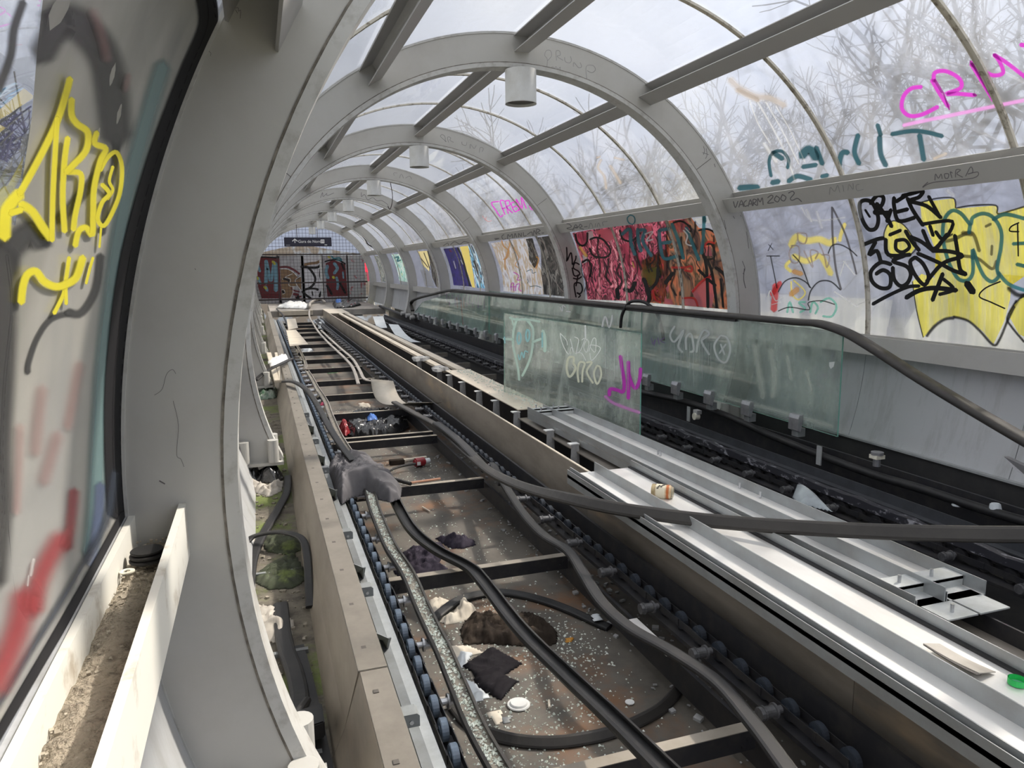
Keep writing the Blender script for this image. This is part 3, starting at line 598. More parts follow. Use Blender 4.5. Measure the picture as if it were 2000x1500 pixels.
for k, (x, y, t) in enumerate(spots):
    o = tr[t] if not tr[t].get('used') else tr[t].copy()
    if o.name not in COL.objects: COL.objects.link(o)
    tr[t]['used'] = 1
    o.location = (x, y, -3.45); o.rotation_euler = (0, 0, k*1.3); o.scale = (1, 1, 1)
    tag(o, 'bare leafless tree outside, '+TD[k], 'tree', 'bare trees outside the tube')
for t in tr: 
    for o in COL.objects:
        if 'used' in o.keys(): del o['used']
# ================================================================== left walkway: skirt, rails, chains, beams
ZT = -.62
def sec_y(L, n): return [L[0]+(L[1]-L[0])*i/n for i in range(n+1)]
# left skirt: folded sheet with a flat dusty top, in lengths
joints = [-.4, at((700, 1312), 'z', ZT).y, at((573, 793), 'z', ZT).y, 13.0, 20.6]
SKL = ['nearest length of the folded steel skirt along the left gutter', 'second length of the left folded steel skirt, beside the crumpled grey jacket', 'third length of the left steel skirt, beyond the black tube bent over it', 'farthest length of the left steel skirt, running up to the landing']
for k in range(4):
    y0, y1 = joints[k], joints[k+1]-.002; d = .004*(k % 2)
    sk = thing('steel_skirt', (-1.5, (y0+y1)/2, ZT-.3), SKL[k], 'skirt', 'left skirt lengths')
    MB().box(-1.530-d, -1.452, y0, y1, ZT-.006, ZT+d*.5).build('cap', M['capsteel'], sk, bevel=.0015)
    MB().prism([(-1.530-d, ZT-.001), (-1.526, ZT-.012), (-1.572, ZT-.16), (-1.612, -.87), (-1.617, -.87), (-1.577, ZT-.16), (-1.532-d, ZT-.010)], y0, y1).build('side_sheet', M['steel'], sk)
    MB().box(-1.455, -1.451, y0, y1, ZT-.05, ZT-.004).build('inner_lip', M['greysteel'], sk)
    if k < 3:
        y = y0+.12
        while y < y1-.05 and y < 9:
            c = MB().box(-1.508, -1.494, y, y+.016, ZT+.0005, ZT+.0022); c.build('slot', M['dark'], sk); y += .30
# galvanised guide rail beside the left skirt
gr = thing('guide_rail', (-1.36, 5, -.86), 'pale galvanised rail between the left skirt and the blue rollers', 'rail')
MB().prism([(-1.375, -.83), (-1.335, -.83), (-1.335, -.836), (-1.369, -.836), (-1.369, -.90), (-1.375, -.90)], .6, 20.4).build('channel', M['galv'], gr)
MB().prism([(-1.404, -.80), (-1.375, -.80), (-1.375, -.806), (-1.398, -.806), (-1.398, -.90), (-1.404, -.90)], .6, 20.4).build('back_angle', M['greysteel'], gr)
def make_bracket():
    b = thing('skirt_bracket', (0, 0, 0), 'x', 'bracket')
    MB().add([(-1.452, 0, -.668), (-1.405, 0, -.668), (-1.398, 0, -.675), (-1.398, 0, -.705), (-1.452, 0, -.705),
              (-1.452, .045, -.668), (-1.405, .045, -.668), (-1.398, .045, -.675), (-1.398, .045, -.705), (-1.452, .045, -.705)],
             [(0, 1, 2, 3, 4), (9, 8, 7, 6, 5)]+[(i, (i+1) % 5, (i+1) % 5+5, i+5) for i in range(5)]).build('tab', M['greysteel'], b)
    MB().add([(-1.452, -.26, -.70), (-1.395, -.30, -.72), (-1.385, -.30, -.72), (-1.385, -.12, -.88), (-1.385, .02, -.88), (-1.395, .02, -.88), (-1.452, .02, -.88),
              (-1.452, -.266, -.70), (-1.395, -.306, -.72), (-1.385, -.306, -.72), (-1.385, -.126, -.90), (-1.385, .014, -.90), (-1.395, .014, -.90), (-1.452, .014, -.90)],
             [(0, 1, 2, 3, 4, 5, 6), (13, 12, 11, 10, 9, 8, 7)]+[(i, (i+1) % 7, (i+1) % 7+7, i+7) for i in range(7)]).build('gusset', M['greysteel'], b)
    MB().cyl((-1.42, -.004, -.69), (-1.42, .0, -.69), .006, 6).build('bolt', M['pin'], b)
    return b
b0 = make_bracket(); k = 0
for px in [(795, 1385), (722, 1137), (682, 1030), (660, 905), (645, 850), (628, 800)]:
    y = at(px, 'z', -.65).y; o = b0 if k == 0 else copy_tree(b0); o.location = (0, y, 0)
    o['label'] = ['nearest grey skirt bracket, at the bottom edge beside the blue rollers', 'grey skirt bracket second from the front, notched plate', 'grey skirt bracket just in front of the jacket', 'grey skirt bracket just behind the jacket', 'grey skirt bracket under the leaning black tube', 'farthest visible grey bracket on the left skirt'][k]; o['group'] = 'brackets on the left skirt'; k += 1
# chains
def make_chain(name, x, z, label, side, rmat, pinm='pin', y0=1.45, y1=20.4, pitch=.1235, rr=.034):
    ch = thing(name, (x, 5, z), label, 'chain')
    proto = MB().cyl((-.012, 0, 0), (.012, 0, 0), rr, 22); n = int((y1-y0)/pitch)
    me = None; pm = None
    for i in range(min(n, 100)):
        if me is None:
            mb = MB(); mb.cyl((x-.011, 5, z), (x+.011, 5, z), rr, 22); mb.cyl((x-.0135, 5, z), (x+.0135, 5, z), rr*.45, 12)
            o = mb.build('roller', rmat, ch, bevel=.002); me = o
        else: o = me.copy(); link(o); o.parent = ch
        o.location = (0, y0+i*pitch-5, 0)
    rest = MB()
    for i in range(100, n): rest.cyl((x-.011, y0+i*pitch, z), (x+.011, y0+i*pitch, z), rr, 10)
    if n > 100: rest.build('roller', rmat, ch, kind='stuff')
    lk = MB()
    for i in range(n):
        ya = y0+i*pitch
        for sx in (-.019, .019):
            o_ = .003 if i % 2 else 0; sx2 = sx+math.copysign(o_, sx)
            lk.box(x+sx2-.0014, x+sx2+.0014, ya-.012, ya+pitch+.012, z-.014, z+.014)
    lk.build('link_plates', M['grease'], ch, kind='stuff')
    i = 0
    y = y0+pitch*2.1; first = None
    while y < y1 and i < 50:
        if first is None:
            p1 = MB(); s = side
            p1.cyl((x+s*.02, 5, z), (x+s*.045, 5, z), .012, 14); p1.cyl((x+s*.045, 5, z), (x+s*.052, 5, z), .024, 16); p1.cyl((x+s*.052, 5, z), (x+s*.085, 5, z), .018, 16); p1.cyl((x+s*.085, 5, z), (x+s*.091, 5, z), .023, 16)
            o = p1.build('axle_pin', M[pinm], ch, smooth=False); p2 = MB(); p2.cyl((x+s*.091, 5, z), (x+s*.104, 5, z), .021, 10)
            c = p2.build('pin_cap', M['nylon' if pinm == 'pin' else 'pindirty'], o); first = o; ORG[o] = V((x, 5, z)); o.location = (0, y-5, 0)
        else:
            o = first.copy(); link(o); o.parent = ch; o.location = (0, y-5, 0)
            for g in first.children: c = g.copy(); link(c); c.parent = o
        y += pitch*3; i += 1
    return ch
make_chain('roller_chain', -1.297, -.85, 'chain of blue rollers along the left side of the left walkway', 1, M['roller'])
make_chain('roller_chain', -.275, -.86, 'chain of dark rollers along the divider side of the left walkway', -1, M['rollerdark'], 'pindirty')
make_chain('roller_chain', 1.285, -.865, 'black chain with small pale pins along the right balustrade', -1, M['grease'], 'pindirty')
make_chain('roller_chain', .52, -.90, 'black chain in the shadow right of the divider', 1, M['grease'], y0=5.5)
# dark guide rails under and beside the chains
for k, (x0, x1, z0, z1, y0, y1, lb) in enumerate([(-1.330, -1.262, -.905, -.888, .6, 20.4, 'flat black track under the blue roller chain'), (-.315, -.235, -.912, -.896, .6, 20.4, 'flat black track under the dark roller chain by the divider'),
      (-.205, -.190, -.93, -.80, .6, 20.4, 'thin upright black rail between the dark rollers and the divider skirt'), (-.165, -.150, -1.0, -.84, .6, 20.4, 'second upright black rail close to the divider skirt'),
      (-.36, -.345, -1.06, -.955, .6, 20.4, 'low black rail on the pit side of the dark roller chain'), (-1.262, -1.25, -1.06, -.955, .6, 20.4, 'low black rail on the pit side of the blue roller chain'),
      (1.22, 1.36, -.915, -.900, -.3, 20.4, 'flat black track under the chain by the right balustrade'), (.48, .58, -.96, -.945, 1.0, 20.4, 'black track in the shadow right of the divider'), (1.63, 1.645, -1.05, -.68, -.3, 20.4, 'tall black side plate behind the right chain')]):
    MB().box(x0, x1, y0, y1, z0, z1).build('chain_track', M['grease'], label=lb, cat='rail')
rl = MB(); n = 260
for i in range(n):
    ya = 1.2+19*i/n; hz = noise.noise(V((ya*7, 0, 0)))*.012; hx = noise.noise(V((ya*7, 9, 0)))*.008
    rl.v += [V((1.268+hx, ya, -.825)), V((1.325+hx, ya, -.825)), V((1.325+hx, ya, -.790+hz)), V((1.268+hx, ya, -.784+hz))]
for i in range(n-1):
    for j in range(4): rl.f.append((i*4+j, i*4+(j+1) % 4, i*4+4+(j+1) % 4, i*4+4+j))
rl.f += [(0, 1, 2, 3), (n*4-4, n*4-3, n*4-2, n*4-1)]
rl.build('flaking_rail', M['flaky'], label='black rail with flaking whitish crust beside the right chain', cat='rail')
MB().prism([(1.385, -.815), (1.435, -.815), (1.435, -.755), (1.429, -.755), (1.429, -.809), (1.385, -.809)], -.3, 20).build('slotted_rail', M['darkrail'], label='dark grey angle rail behind the flaking rail on the right', cat='rail')
# cross beams
BY = [1.737, 3.21, 4.65, 6.03, 6.19, 7.3, 8.43, 9.55, 10.8, 11.93, 13.07, 14.35, 15.64, 16.9, 18.1, 19.3, 20.4]
BL = ['cross beam at the very front of the left pit, nearest the viewer', 'cross beam lying just behind the brown cloth', 'cross beam beside the grey jacket', 'front one of the paired cross beams behind the black rubbish heap', 'rear one of the paired cross beams', 'cross beam just behind the black rubbish heap', 'cross beam under the bent steel sheet', 'cross beam just beyond the bent steel sheet']
far = ['ninth', 'tenth', 'eleventh', 'twelfth', 'thirteenth', 'fourteenth', 'fifteenth', 'sixteenth', 'seventeenth']
bp = None
for k, y in enumerate(BY):
    if bp is None:
        bp = thing('cross_beam', (-.8, y, -.93), 'x', 'beam')
        MB().box(-1.245, -.365, y, y+.006, -.995, -.93).build('face_plate', M['grease'], bp)
        MB().box(-1.245, -.365, y+.0005, y+.042, -.9335, -.9275).build('top_flange', M['beamdust'], bp)
        for x in (-1.22, -1.20, -.41, -.39): MB().cyl((x, y-.006, -.955-.02*(x in (-1.20, -.41))), (x, y, -.955-.02*(x in (-1.20, -.41))), .008, 6).build('bolt', M['grease'], bp)
        o = bp
    else: o = copy_tree(bp)
    o.location = (-.8, y, -.93)
    o['label'] = 'black steel '+(BL[k] if k < 8 else 'cross beam of the left pit, %s counted from the front' % far[k-8]); o['group'] = 'cross beams of the left walkway'
bq = None
RY = [5.0, 6.4, 7.8, 9.3, 10.6, 12.0, 13.3, 14.7, 16.0, 17.4, 18.8]
RN = ['nearest', 'second', 'third', 'fourth', 'fifth', 'sixth', 'seventh', 'eighth', 'ninth', 'tenth', 'farthest']
for k, y in enumerate(RY):
    if bq is None:
        bq = MB(); bq.box(.60, 1.20, y, y+.006, -1.0, -.93); bq.box(.60, 1.20, y+.006, y+.035, -.936, -.93); bq = bq.build('cross_beam', M['beamtop']); o = bq
    else: o = bq.copy(); link(o)
    o.location.y += y-RY[0]
    tag(o, 'thin dark cross beam of the right walkway, %s of the row' % RN[k], 'beam', 'cross beams of the right walkway')
# ================================================================== divider between the walkways
yj = at((1675, 1250), 'x', -.095).y
dl = [-.4, yj, at((1150, 922), 'z', ZT).y+.02, 8.2, 14.5, 20.8]
DN = ['nearest brown steel skirt panel of the divider, at the lower right', 'brown steel skirt panel of the divider under the aluminium profiles', 'brown steel divider skirt panel beside the bent steel sheet', 'brown divider skirt panel halfway down the tube', 'farthest brown divider skirt panel']
for k in range(5):
    y0, y1 = dl[k]+.0015, dl[k+1]-.0015
    sk = thing('divider_skirt', (-.09, (y0+y1)/2, ZT-.3), DN[k], 'skirt', 'divider skirt panels')
    MB().box(-.097, -.091, y0, y1, -.915, ZT-.004).build('sheet', M['steelR'], sk)
    MB().box(-.099, -.083, y0, y1, ZT-.006, ZT).build('top_edge', M['plate'] if k > 1 else M['galv'], sk, bevel=.001)
    MB().box(-.110, -.091, y0, y1, -.932, -.915).build('foot_strip', M['grease'], sk)
    if k < 2:
        y = y0+.2
        while y < min(y1, 3.8): MB().box(-.0985, -.0965, y, y+.09, ZT-.035, ZT-.024).build('slot', M['dark'], sk); y += .42
# row of upright grey brackets inside the divider
pp = None
for k, px in enumerate([(820, 700), (855, 722), (880, 733), (902, 747), (930, 765), (968, 783), (1010, 805), (1055, 843), (1100, 870)]):
    q = at(px, 'z', -.64)
    if pp is None:
        pp = thing('cover_bracket', (.1, 0, -.9), 'x', 'bracket')
        MB().add([(.075, 0, -1.09), (.165, 0, -1.09), (.145, 0, -.64), (.095, 0, -.64), (.075, .005, -1.09), (.165, .005, -1.09), (.145, .005, -.64), (.095, .005, -.64)], [(0, 1, 2, 3), (7, 6, 5, 4), (0, 1, 5, 4), (1, 2, 6, 5), (2, 3, 7, 6), (3, 0, 4, 7)]).build('upright', M['post'], pp)
        MB().box(.085, .150, 0, .05, -.645, -.638).build('top_tab', M['white'], pp); o = pp
    else: o = copy_tree(pp)
    o.location = (.1, q.y, -.9)
    o['label'] = 'upright grey bracket in the open divider, %s from the far end' % ORD[k].replace('nearest', 'first'); o['group'] = 'brackets inside the divider'
MB().box(.13, .40, at((1010, 800), 'z', ZT).y, 7.75, ZT-.008, ZT).build('cover_plate', M['plate'], bevel=.002, label='flat tan cover plate on the divider, left of the tilted glass sheet', cat='plate')
sp = MB(); a_ = at((1010, 800), 'z', ZT).y
MB().box(.13, .40, .3, a_-.004, ZT-.075, ZT-.067).build('cover_plate', M['aluside'], label='lower tan plate carrying the aluminium profiles', cat='plate')
MB().box(.40, .408, .3, 20, ZT-.4, ZT-.012).build('divider_wall', M['grease'], label='black right side sheet of the divider', cat='plate')
yA = at((660, 612), 'z', ZT).y
for k, (x0, x1, lb) in enumerate([(.12, .20, 'left one of the two long tan strips on the far divider'), (.27, .37, 'right one of the two long tan strips on the far divider')]):
    MB().box(x0, x1, 7.78, yA, ZT-.03, ZT).build('cover_strip', M['plate'], label=lb, cat='strip', group='long strips on the divider', bevel=.002)
for k, px in enumerate([(822, 702), (862, 722)]):
    q = at(px, 'z', ZT); c = MB()
    for i in range(26): 
        s = .012+.02*random.random(); c.obox((q.x+random.uniform(-.07, .07), q.y+random.uniform(-.1, .1), ZT+s*.4), V((s, s*.5, 0)), V((-s*.4, s, 0)), V((0, s*.2, s*.6)))
    c.build('rubble', M['post'], label='small heap of grey rubble on the divider strips, '+['farther', 'nearer'][k]+' one', cat='rubble', kind='stuff')
far = thing('divider_cover', (.1, 18, ZT-.1), 'tan boxed cover at the far end of the divider', 'cover')
MB().box(-.099, .40, yA+.01, 20.9, ZT-.012, ZT+.004).build('top', M['plate'], far, bevel=.002)
MB().box(-.08, .38, yA+.01, 20.9, ZT-.28, ZT-.014).build('box', M['steel'], far)
# aluminium profiles lying on the divider
def profile(name, xa, xb, y0, y1, z, lips, label, skew=0.0, grooves=()):
    t = thing(name, ((xa+xb)/2, (y0+y1)/2, z), label, 'metal profile')
    def bx(x0, x1, z0, z1, nm, mt):
        mb = MB(); sh = lambda y: skew*(y1-y)
        vs = [(qx+sh(y), y, zz) for y in (y0, y1) for qx, zz in ((x0, z0), (x1, z0), (x1, z1), (x0, z1))]
        mb.add(vs, [(0, 1, 2, 3), (7, 6, 5, 4), (0, 4, 5, 1), (1, 5, 6, 2), (2, 6, 7, 3), (3, 7, 4, 0)]); return mb.build(nm, mt, t)
    bx(xa, xb, z, z+.004, 'trough', M['alu'])
    for lx, h, wd in lips: bx(lx, lx+wd, z-(.045 if lx == lips[0][0] else 0), z+h, 'lip', M['lip'])
    for g0, g1, h in grooves: bx(g0, g1, z+.001, z+h, 'rubber_groove', M['rubber'])  # dark strips set between and beside the lips
    return t
def angx(a, z): return CAM.x+(CAM.z-z)*math.tan(math.radians(a))
zp = ZT+.012
xl0 = angx(54.45, zp+.03); xl1 = angx(57.1, zp+.03); 
pL = profile('long_profile', xl0, .130, .25, 3.5, zp, [(xl0, .030, .003), (xl0+.014, .042, .004), (xl1, .056, .004), (xl1+.012, .040, .003), (.127, .046, .004)], 'nearer long aluminium profile with two bright troughs, lying over the divider', grooves=((xl0+.003, xl0+.014, .022), (xl1+.004, xl1+.012, .034), (.112, .127, .012)))
pR = profile('long_profile', .150, .455, 1.70, 5.2, zp-.008, [(.150, .046, .003), (.158, .030, .003), (.275, .056, .004), (.285, .040, .003), (.452, .052, .004)], 'farther long aluminium profile whose open end shows a bolted crosspiece', skew=.012, grooves=((.153, .158, .026), (.279, .285, .034)))
MB().box(xl0, xl0+.002, .25, 3.5, zp-.012, zp+.0).build('side_face', M['aluside'], pL)
for y, nm in ((1.78, 0), (5.12, 1), (5.02, 1)):
    c = MB(); sk_ = .012*(5.2-y)
    c.box(.156+sk_, .45+sk_, y, y+.075-.03*nm, zp+.020, zp+.032); c.box(.156+sk_, .45+sk_, y, y+.005, zp-.002, zp+.030); o = c.build('crosspiece', M['galv'], pR)
    for x in (.20, .34): MB().cyl((x+sk_, y+.03, zp+.032), (x+sk_, y+.03, zp+.058), .006, 8).build('bolt', M['pin'], o); 
tb = thing('fixing_tab', (.45, 1.6, zp), 'slotted white metal tab beyond the open end of the farther profile', 'bracket')
for d_ in (0, .10): MB().box(.22+d_*1.35, .345+d_*1.35, 1.60, 1.74, zp-.006, zp-.001).build('tongue', M['galv'], tb)
MB().box(.22, .48, 1.70, 1.78, zp-.006, zp-.001).build('root', M['galv'], tb)
bk = None
for k, px in enumerate([(1285, 880), (1290, 883), (1445, 945), (1485, 963), (1785, 1078), (1778, 1147), (1860, 1183)]):
    q = at(px, 'z', zp+.02)
    if bk is None: bk = MB().cyl((q.x, q.y, zp-.002), (q.x, q.y, zp+.026), .006, 8).build('profile_bolt', M['pin']); o = bk; b0_ = q
    else: o = bk.copy(); link(o); o.location = (q.x, q.y, zp-.002)
    tag(o, 'small steel bolt on the aluminium profiles, %s from the far end' % ORD[k].replace('nearest', 'first'), 'bolt', 'bolts along the profiles')
# ================================================================== right balustrade
XB = 1.5
def pane_quad(name, q4, th, mt, label, cat='glass sheet', nrm=None, parent_cat=True, smoothed=False):
    """q4 = four corner points (world)"""
    c = sum((V(p) for p in q4), V())/4; n = (V(q4[1])-V(q4[0])).cross(V(q4[3])-V(q4[0])).normalized()
    if n.dot(CAM-c) < 0: n = -n
    t = thing(name, c, label, cat)
    k = len(q4); vs = [V(p)+n*th/2 for p in q4]+[V(p)-n*th/2 for p in q4]
    MB().add(vs, [tuple(range(k)), tuple(range(k, 2*k))[::-1]]).build('sheet', mt, t)
    MB().add(vs, [(i, (i+1) % k, (i+1) % k+k, i+k) for i in range(k)]).build('cut_edge', M['edge'], t)
    return t, Pl(c+n*(th/2+.0005), n)
a, b, c_, d = at((1636, 853), 'x', XB), at((1252, 737), 'x', XB), at((1255, 600), 'x', XB), at((1648, 642), 'x', XB)
G2, S2 = pane_quad('balustrade_glass', [a, b, c_, d], .010, M['balglass'], 'long dirty glass of the right balustrade, its right end under the bent handrail')
e4 = [at((1251, 737), 'x', XB), at((956, 652), 'x', XB), at((956, 568), 'x', XB), at((1254, 600), 'x', XB)]
G3, S3 = pane_quad('balustrade_glass', e4, .010, M['balglass2'], 'balustrade glass behind the loose tilted sheet, seen either side of it')
e5 = [at((955, 650), 'x', XB), at((810, 610), 'x', XB), at((825, 590), 'x', XB), at((880, 572), 'x', XB), at((955, 575), 'x', XB)]
G4, S4 = pane_quad('balustrade_glass', e5, .010, M['balglass2'], 'far balustrade glass with purple drips and a pointed left end')
# loose tilted sheet standing on the divider
gA = at((985, 765), 'z', ZT+.001); gB = at((1250, 858), 'z', ZT-.06)
gD = at((985, 612), 'x', gA.x+.02); gC = at((1253, 652), 'x', gB.x+.02)
gB = at((1250, 858), 'x', gB.x)
G1, S1 = pane_quad('loose_glass_sheet', [gA, gB, gC, gD], .010, M['balglass3'], 'loose tall glass sheet standing on the divider, painted with a pale face and magenta strokes')
# handrail
hp = [at((806, 607), 'x', XB), at((803, 592), 'x', XB), at((812, 584), 'x', XB), at((840, 576), 'x', XB), at((880, 567), 'x', XB), at((910, 569), 'x', XB)]+[at((x, 569+(x-910)*.0925), 'x', XB) for x in range(960, 1600, 60)]
hp += [at((x, y), 'x', XB) for x, y in ((1600, 632), (1650, 648), (1700, 676), (1800, 740), (1900, 800), (2000, 858), (2100, 915), (2250, 1000))]
hr = thing('handrail', (XB, 6, 0), 'long black rubber handrail on the right balustrade, bent down at both ends', 'handrail')
MB().sweep(smooth_path(hp, 5), [(-.042, -.012), (-.040, .010), (-.025, .020), (.025, .020), (.040, .010), (.042, -.012), (.030, -.020), (-.030, -.020)]).build('belt', M['rubberdust'], hr, smooth=True)
MB().sweep([p+V((0, 0, -.028)) for p in smooth_path(hp[4:15], 4)], [(-.018, -.010), (-.018, .010), (.018, .010), (.018, -.010)]).build('guide', M['grease'], hr)
lp = smooth_path([at((1212, 640), 'x', XB-.05), at((1215, 615), 'x', XB-.05), at((1228, 592), 'x', XB-.02), at((1245, 588), 'x', XB), at((1262, 592), 'x', XB+.04), at((1282, 610), 'x', XB+.08), at((1292, 640), 'x', XB+.1), at((1296, 665), 'x', XB+.1)])
MB().tube(lp, .015, 8).build('cable_loop', M['rubber'], smooth=True, label='thick black cable looped over the right handrail', cat='cable')
# clamps
cl = None
cpx = [(1560, 832), (1465, 805), (1390, 782), (1325, 762), (1268, 745)]+[(1268-(1268-942)*t, 745-(745-675)*t) for t in (.12, .24)]
ys = [at(p, 'x', XB).y for p in cpx[:5]]; yy = ys[-1]
while yy < 15.5: yy += .55; ys.append(yy)
for k, y in enumerate(ys):
    if cl is None:
        cl = thing('glass_clamp', (XB, 0, -.56), 'x', 'clamp')
        MB().prism([(XB-.044, -.615), (XB-.022, -.625), (XB-.006, -.545), (XB-.008, -.515), (XB-.036, -.515), (XB-.044, -.54)], -.046, .046).build('jaw', M['clamp'], cl)
        MB().box(XB-.028, XB+.028, -.030, .030, -.66, -.605).build('base', M['greysteel'], cl)
        MB().cyl((XB-.044, 0, -.57), (XB-.036, 0, -.57), .010, 8).build('bolt', M['pin'], cl); o = cl
    else: o = copy_tree(cl)
    o.location = (XB, y, -.515)
    o['group'] = 'clamps holding the balustrade glass'
    o['label'] = 'metal clamp gripping the foot of the balustrade glass, '+(['right-most and largest', 'second from the right', 'third from the right', 'fourth from the right', 'fifth from the right'][k] if k < 5 else ['sixth', 'seventh', 'eighth', 'ninth', 'tenth', 'eleventh', 'twelfth', 'thirteenth', 'fourteenth', 'fifteenth', 'sixteenth', 'seventeenth', 'eighteenth', 'nineteenth', 'twentieth', 'twenty-first', 'twenty-second', 'twenty-third', 'twenty-fourth', 'twenty-fifth'][k-5]+' counting from the right')
# handrail return rope/rod with its hangers
rp_ = [at(p, 'x', XB+.05) for p in ((2100, 1040), (2000, 1018), (1900, 988), (1800, 955), (1700, 925), (1600, 888), (1500, 848), (1420, 812), (1340, 785), (1250, 765), (1100, 735), (985, 712), (940, 697), (900, 690), (860, 668), (800, 652), (740, 636))]
MB().tube(smooth_path(rp_, 5), .024, 10).build('return_hose', M['rubber'], smooth=True, label='long sagging black hose running below the right balustrade glass', cat='hose')
for k, px in enumerate([(1600, 885), (1345, 805)]):
    q = at(px, 'x', XB+.02); MB().box(q.x-.004, q.x+.004, q.y-.02, q.y+.02, q.z-.075, q.z+.045).build('hose_bracket', M['galv'], label='notched grey bracket holding the hose, '+['right', 'left'][k]+' one of two', cat='bracket', group='hose brackets')
q = at((1362, 808), 'x', XB+.0); pu = thing('pulley', q, 'small pale guide wheel on the hose below the clamps', 'pulley')
MB().cyl((q.x-.03, q.y, q.z-.02), (q.x+.01, q.y, q.z-.02), .028, 18).build('wheel', M['nylon'], pu); MB().box(q.x-.02, q.x+.02, q.y-.03, q.y+.03, q.z+.0, q.z+.03).build('saddle', M['post'], pu)
q = at((1713, 892), 'x', XB+.03); pu = thing('broken_clamp', q, 'broken clamp stub standing alone right of the last balustrade glass', 'clamp')
MB().cyl((q.x, q.y, q.z-.055), (q.x, q.y, q.z-.01), .020, 12).build('stem', M['clamp'], pu); MB().box(q.x-.03, q.x+.03, q.y-.028, q.y+.028, q.z-.01, q.z+.012).build('saddle', M['nylon'], pu); MB().cyl((q.x, q.y, q.z+.012), (q.x, q.y, q.z+.028), .034, 16).build('cup', M['clamp'], pu)
q = at((1985, 908), 'x', 1.6); MB().add([q+V((-.02, .05, .03)), q+V((0, -.06, .0)), q+V((0, -.05, -.04)), q+V((-.02, -.01, -.02)), q+V((.01, .05, .03)), q+V((.03, -.06, .0)), q+V((.03, -.05, -.04)), q+V((.01, -.01, -.02))], [(0, 1, 2, 3), (7, 6, 5, 4), (0, 1, 5, 4), (1, 2, 6, 5), (2, 3, 7, 6), (3, 0, 4, 7)]).build('metal_hook', M['clamp'], label='small pointed metal hook at the right edge below the wall', cat='hook')
# ================================================================== loose handrail belts
UP_ = [(-.041, -.004), (.041, -.004), (.045, .010), (.041, .024), (.028, .028), (.027, .022), (.035, .017), (.035, .004), (-.035, .004), (-.035, .017), (-.027, .022), (-.028, .028), (-.041, .024), (-.045, .010)]
DOWN_ = [(-.030, -.020), (-.040, -.016), (-.043, -.004), (-.038, .008), (-.025, .013), (.025, .013), (.038, .008), (.043, -.004), (.040, -.016), (.030, -.020)]
def belt(name, pts, label, mt='rubber', prof=UP_, sc_=1.0, ups=None, inlay=None, cat='handrail belt', k=6, group=None):
    P_ = [at((p[0], p[1]), 'z', p[2]) for p in pts]; path = smooth_path(P_, k)
    us = None
    if ups:
        us = []
        n = len(path)
        for i in range(n):
            t = i/(n-1)*(len(ups)-1); a = int(min(t, len(ups)-2)); f = t-a; us.append((V(ups[a])*(1-f)+V(ups[a+1])*f).normalized())
    t = thing(name, path[len(path)//2], label, cat, group)
    MB().sweep(path, [(a*sc_, b*sc_) for a, b in prof], ups=us).build('belt', M[mt], t, smooth=False)
    if inlay:
        MB().sweep(path, [(-.033*sc_, .0045*sc_), (.033*sc_, .0045*sc_), (.033*sc_, .008*sc_), (-.033*sc_, .008*sc_)], ups=us).build('lining', M[inlay], t)
    return t, path
TG, tp = belt('handrail_belt', [(712, 930, -.80), (724, 970, -.80), (733, 1000, -.80), (748, 1038, -.80), (765, 1075, -.80), (797, 1125, -.81), (823, 1185, -.815), (846, 1235, -.82), (866, 1275, -.82), (897, 1350, -.825), (929, 1425, -.83), (970, 1500, -.83), (1030, 1600, -.83)], 'upturned handrail belt filled with crumbled glass, winding beside the blue rollers', 'rubberdust', sc_=.74, inlay='inlay')
belt('handrail_belt', [(760, 955, -.84), (800, 1030, -.885), (850, 1075, -.885), (915, 1110, -.885), (945, 1140, -.885), (1015, 1230, -.88), (1100, 1315, -.85), (1190, 1400, -.80), (1290, 1500, -.72), (1370, 1580, -.68)], 'shiny black upturned handrail belt crossing the left pit diagonally from under the jacket', 'rubber', sc_=.74)
belt('handrail_belt', [(962, 905, -.84), (985, 945, -.84), (1020, 1000, -.83), (1062, 1045, -.82), (1110, 1075, -.82), (1140, 1120, -.82), (1175, 1175, -.81), (1230, 1225, -.81), (1310, 1270, -.81), (1400, 1330, -.81), (1470, 1410, -.81), (1530, 1490, -.81), (1580, 1560, -.81)], 'dark handrail belt snaking over the dark rollers beside the divider', 'rubber', DOWN_, .62)
g = (-.45, -.75, .5)
belt('handrail_belt', [(770, 785, -.80), (815, 810, -.82), (855, 832, -.84), (890, 865, -.83), (925, 895, -.80), (965, 925, -.74), (1030, 953, -.66), (1110, 973, -.585), (1200, 992, -.565), (1310, 1008, -.565), (1420, 1020, -.555), (1560, 1030, -.53), (1740, 1039, -.50), (1900, 1043, -.47), (2060, 1044, -.44), (2200, 1043, -.42)],
     'long flat handrail belt running from the bent sheet over the profiles to the right edge', 'rubberdust', DOWN_, .70, ups=[(0, 0, 1), (-.1, -.2, 1), (-.3, -.5, .8), g, g, (-.4, -.8, .42), (-.4, -.8, .4)])
belt('handrail_belt', [(852, 826, -.80), (890, 855, -.80), (925, 890, -.80), (950, 918, -.82)], 'short black belt running parallel behind the long flat one', 'rubber', DOWN_, .8)
belt('handrail_belt', [(554, 745, ZT+.03), (575, 746, ZT+.05), (600, 762, ZT+.02), (622, 795, -.70), (642, 832, -.72), (668, 872, -.74), (690, 900, -.76)], 'black belt arching over the left skirt down to the jacket', 'rubber', DOWN_, .60)
belt('handrail_belt', [(500, 742, -.66), (520, 725, -.60), (545, 712, ZT+.06), (570, 700, ZT+.02)], 'dark strap laid across the left skirt, from behind the second rib', 'rubber', DOWN_, .6, cat='strap')
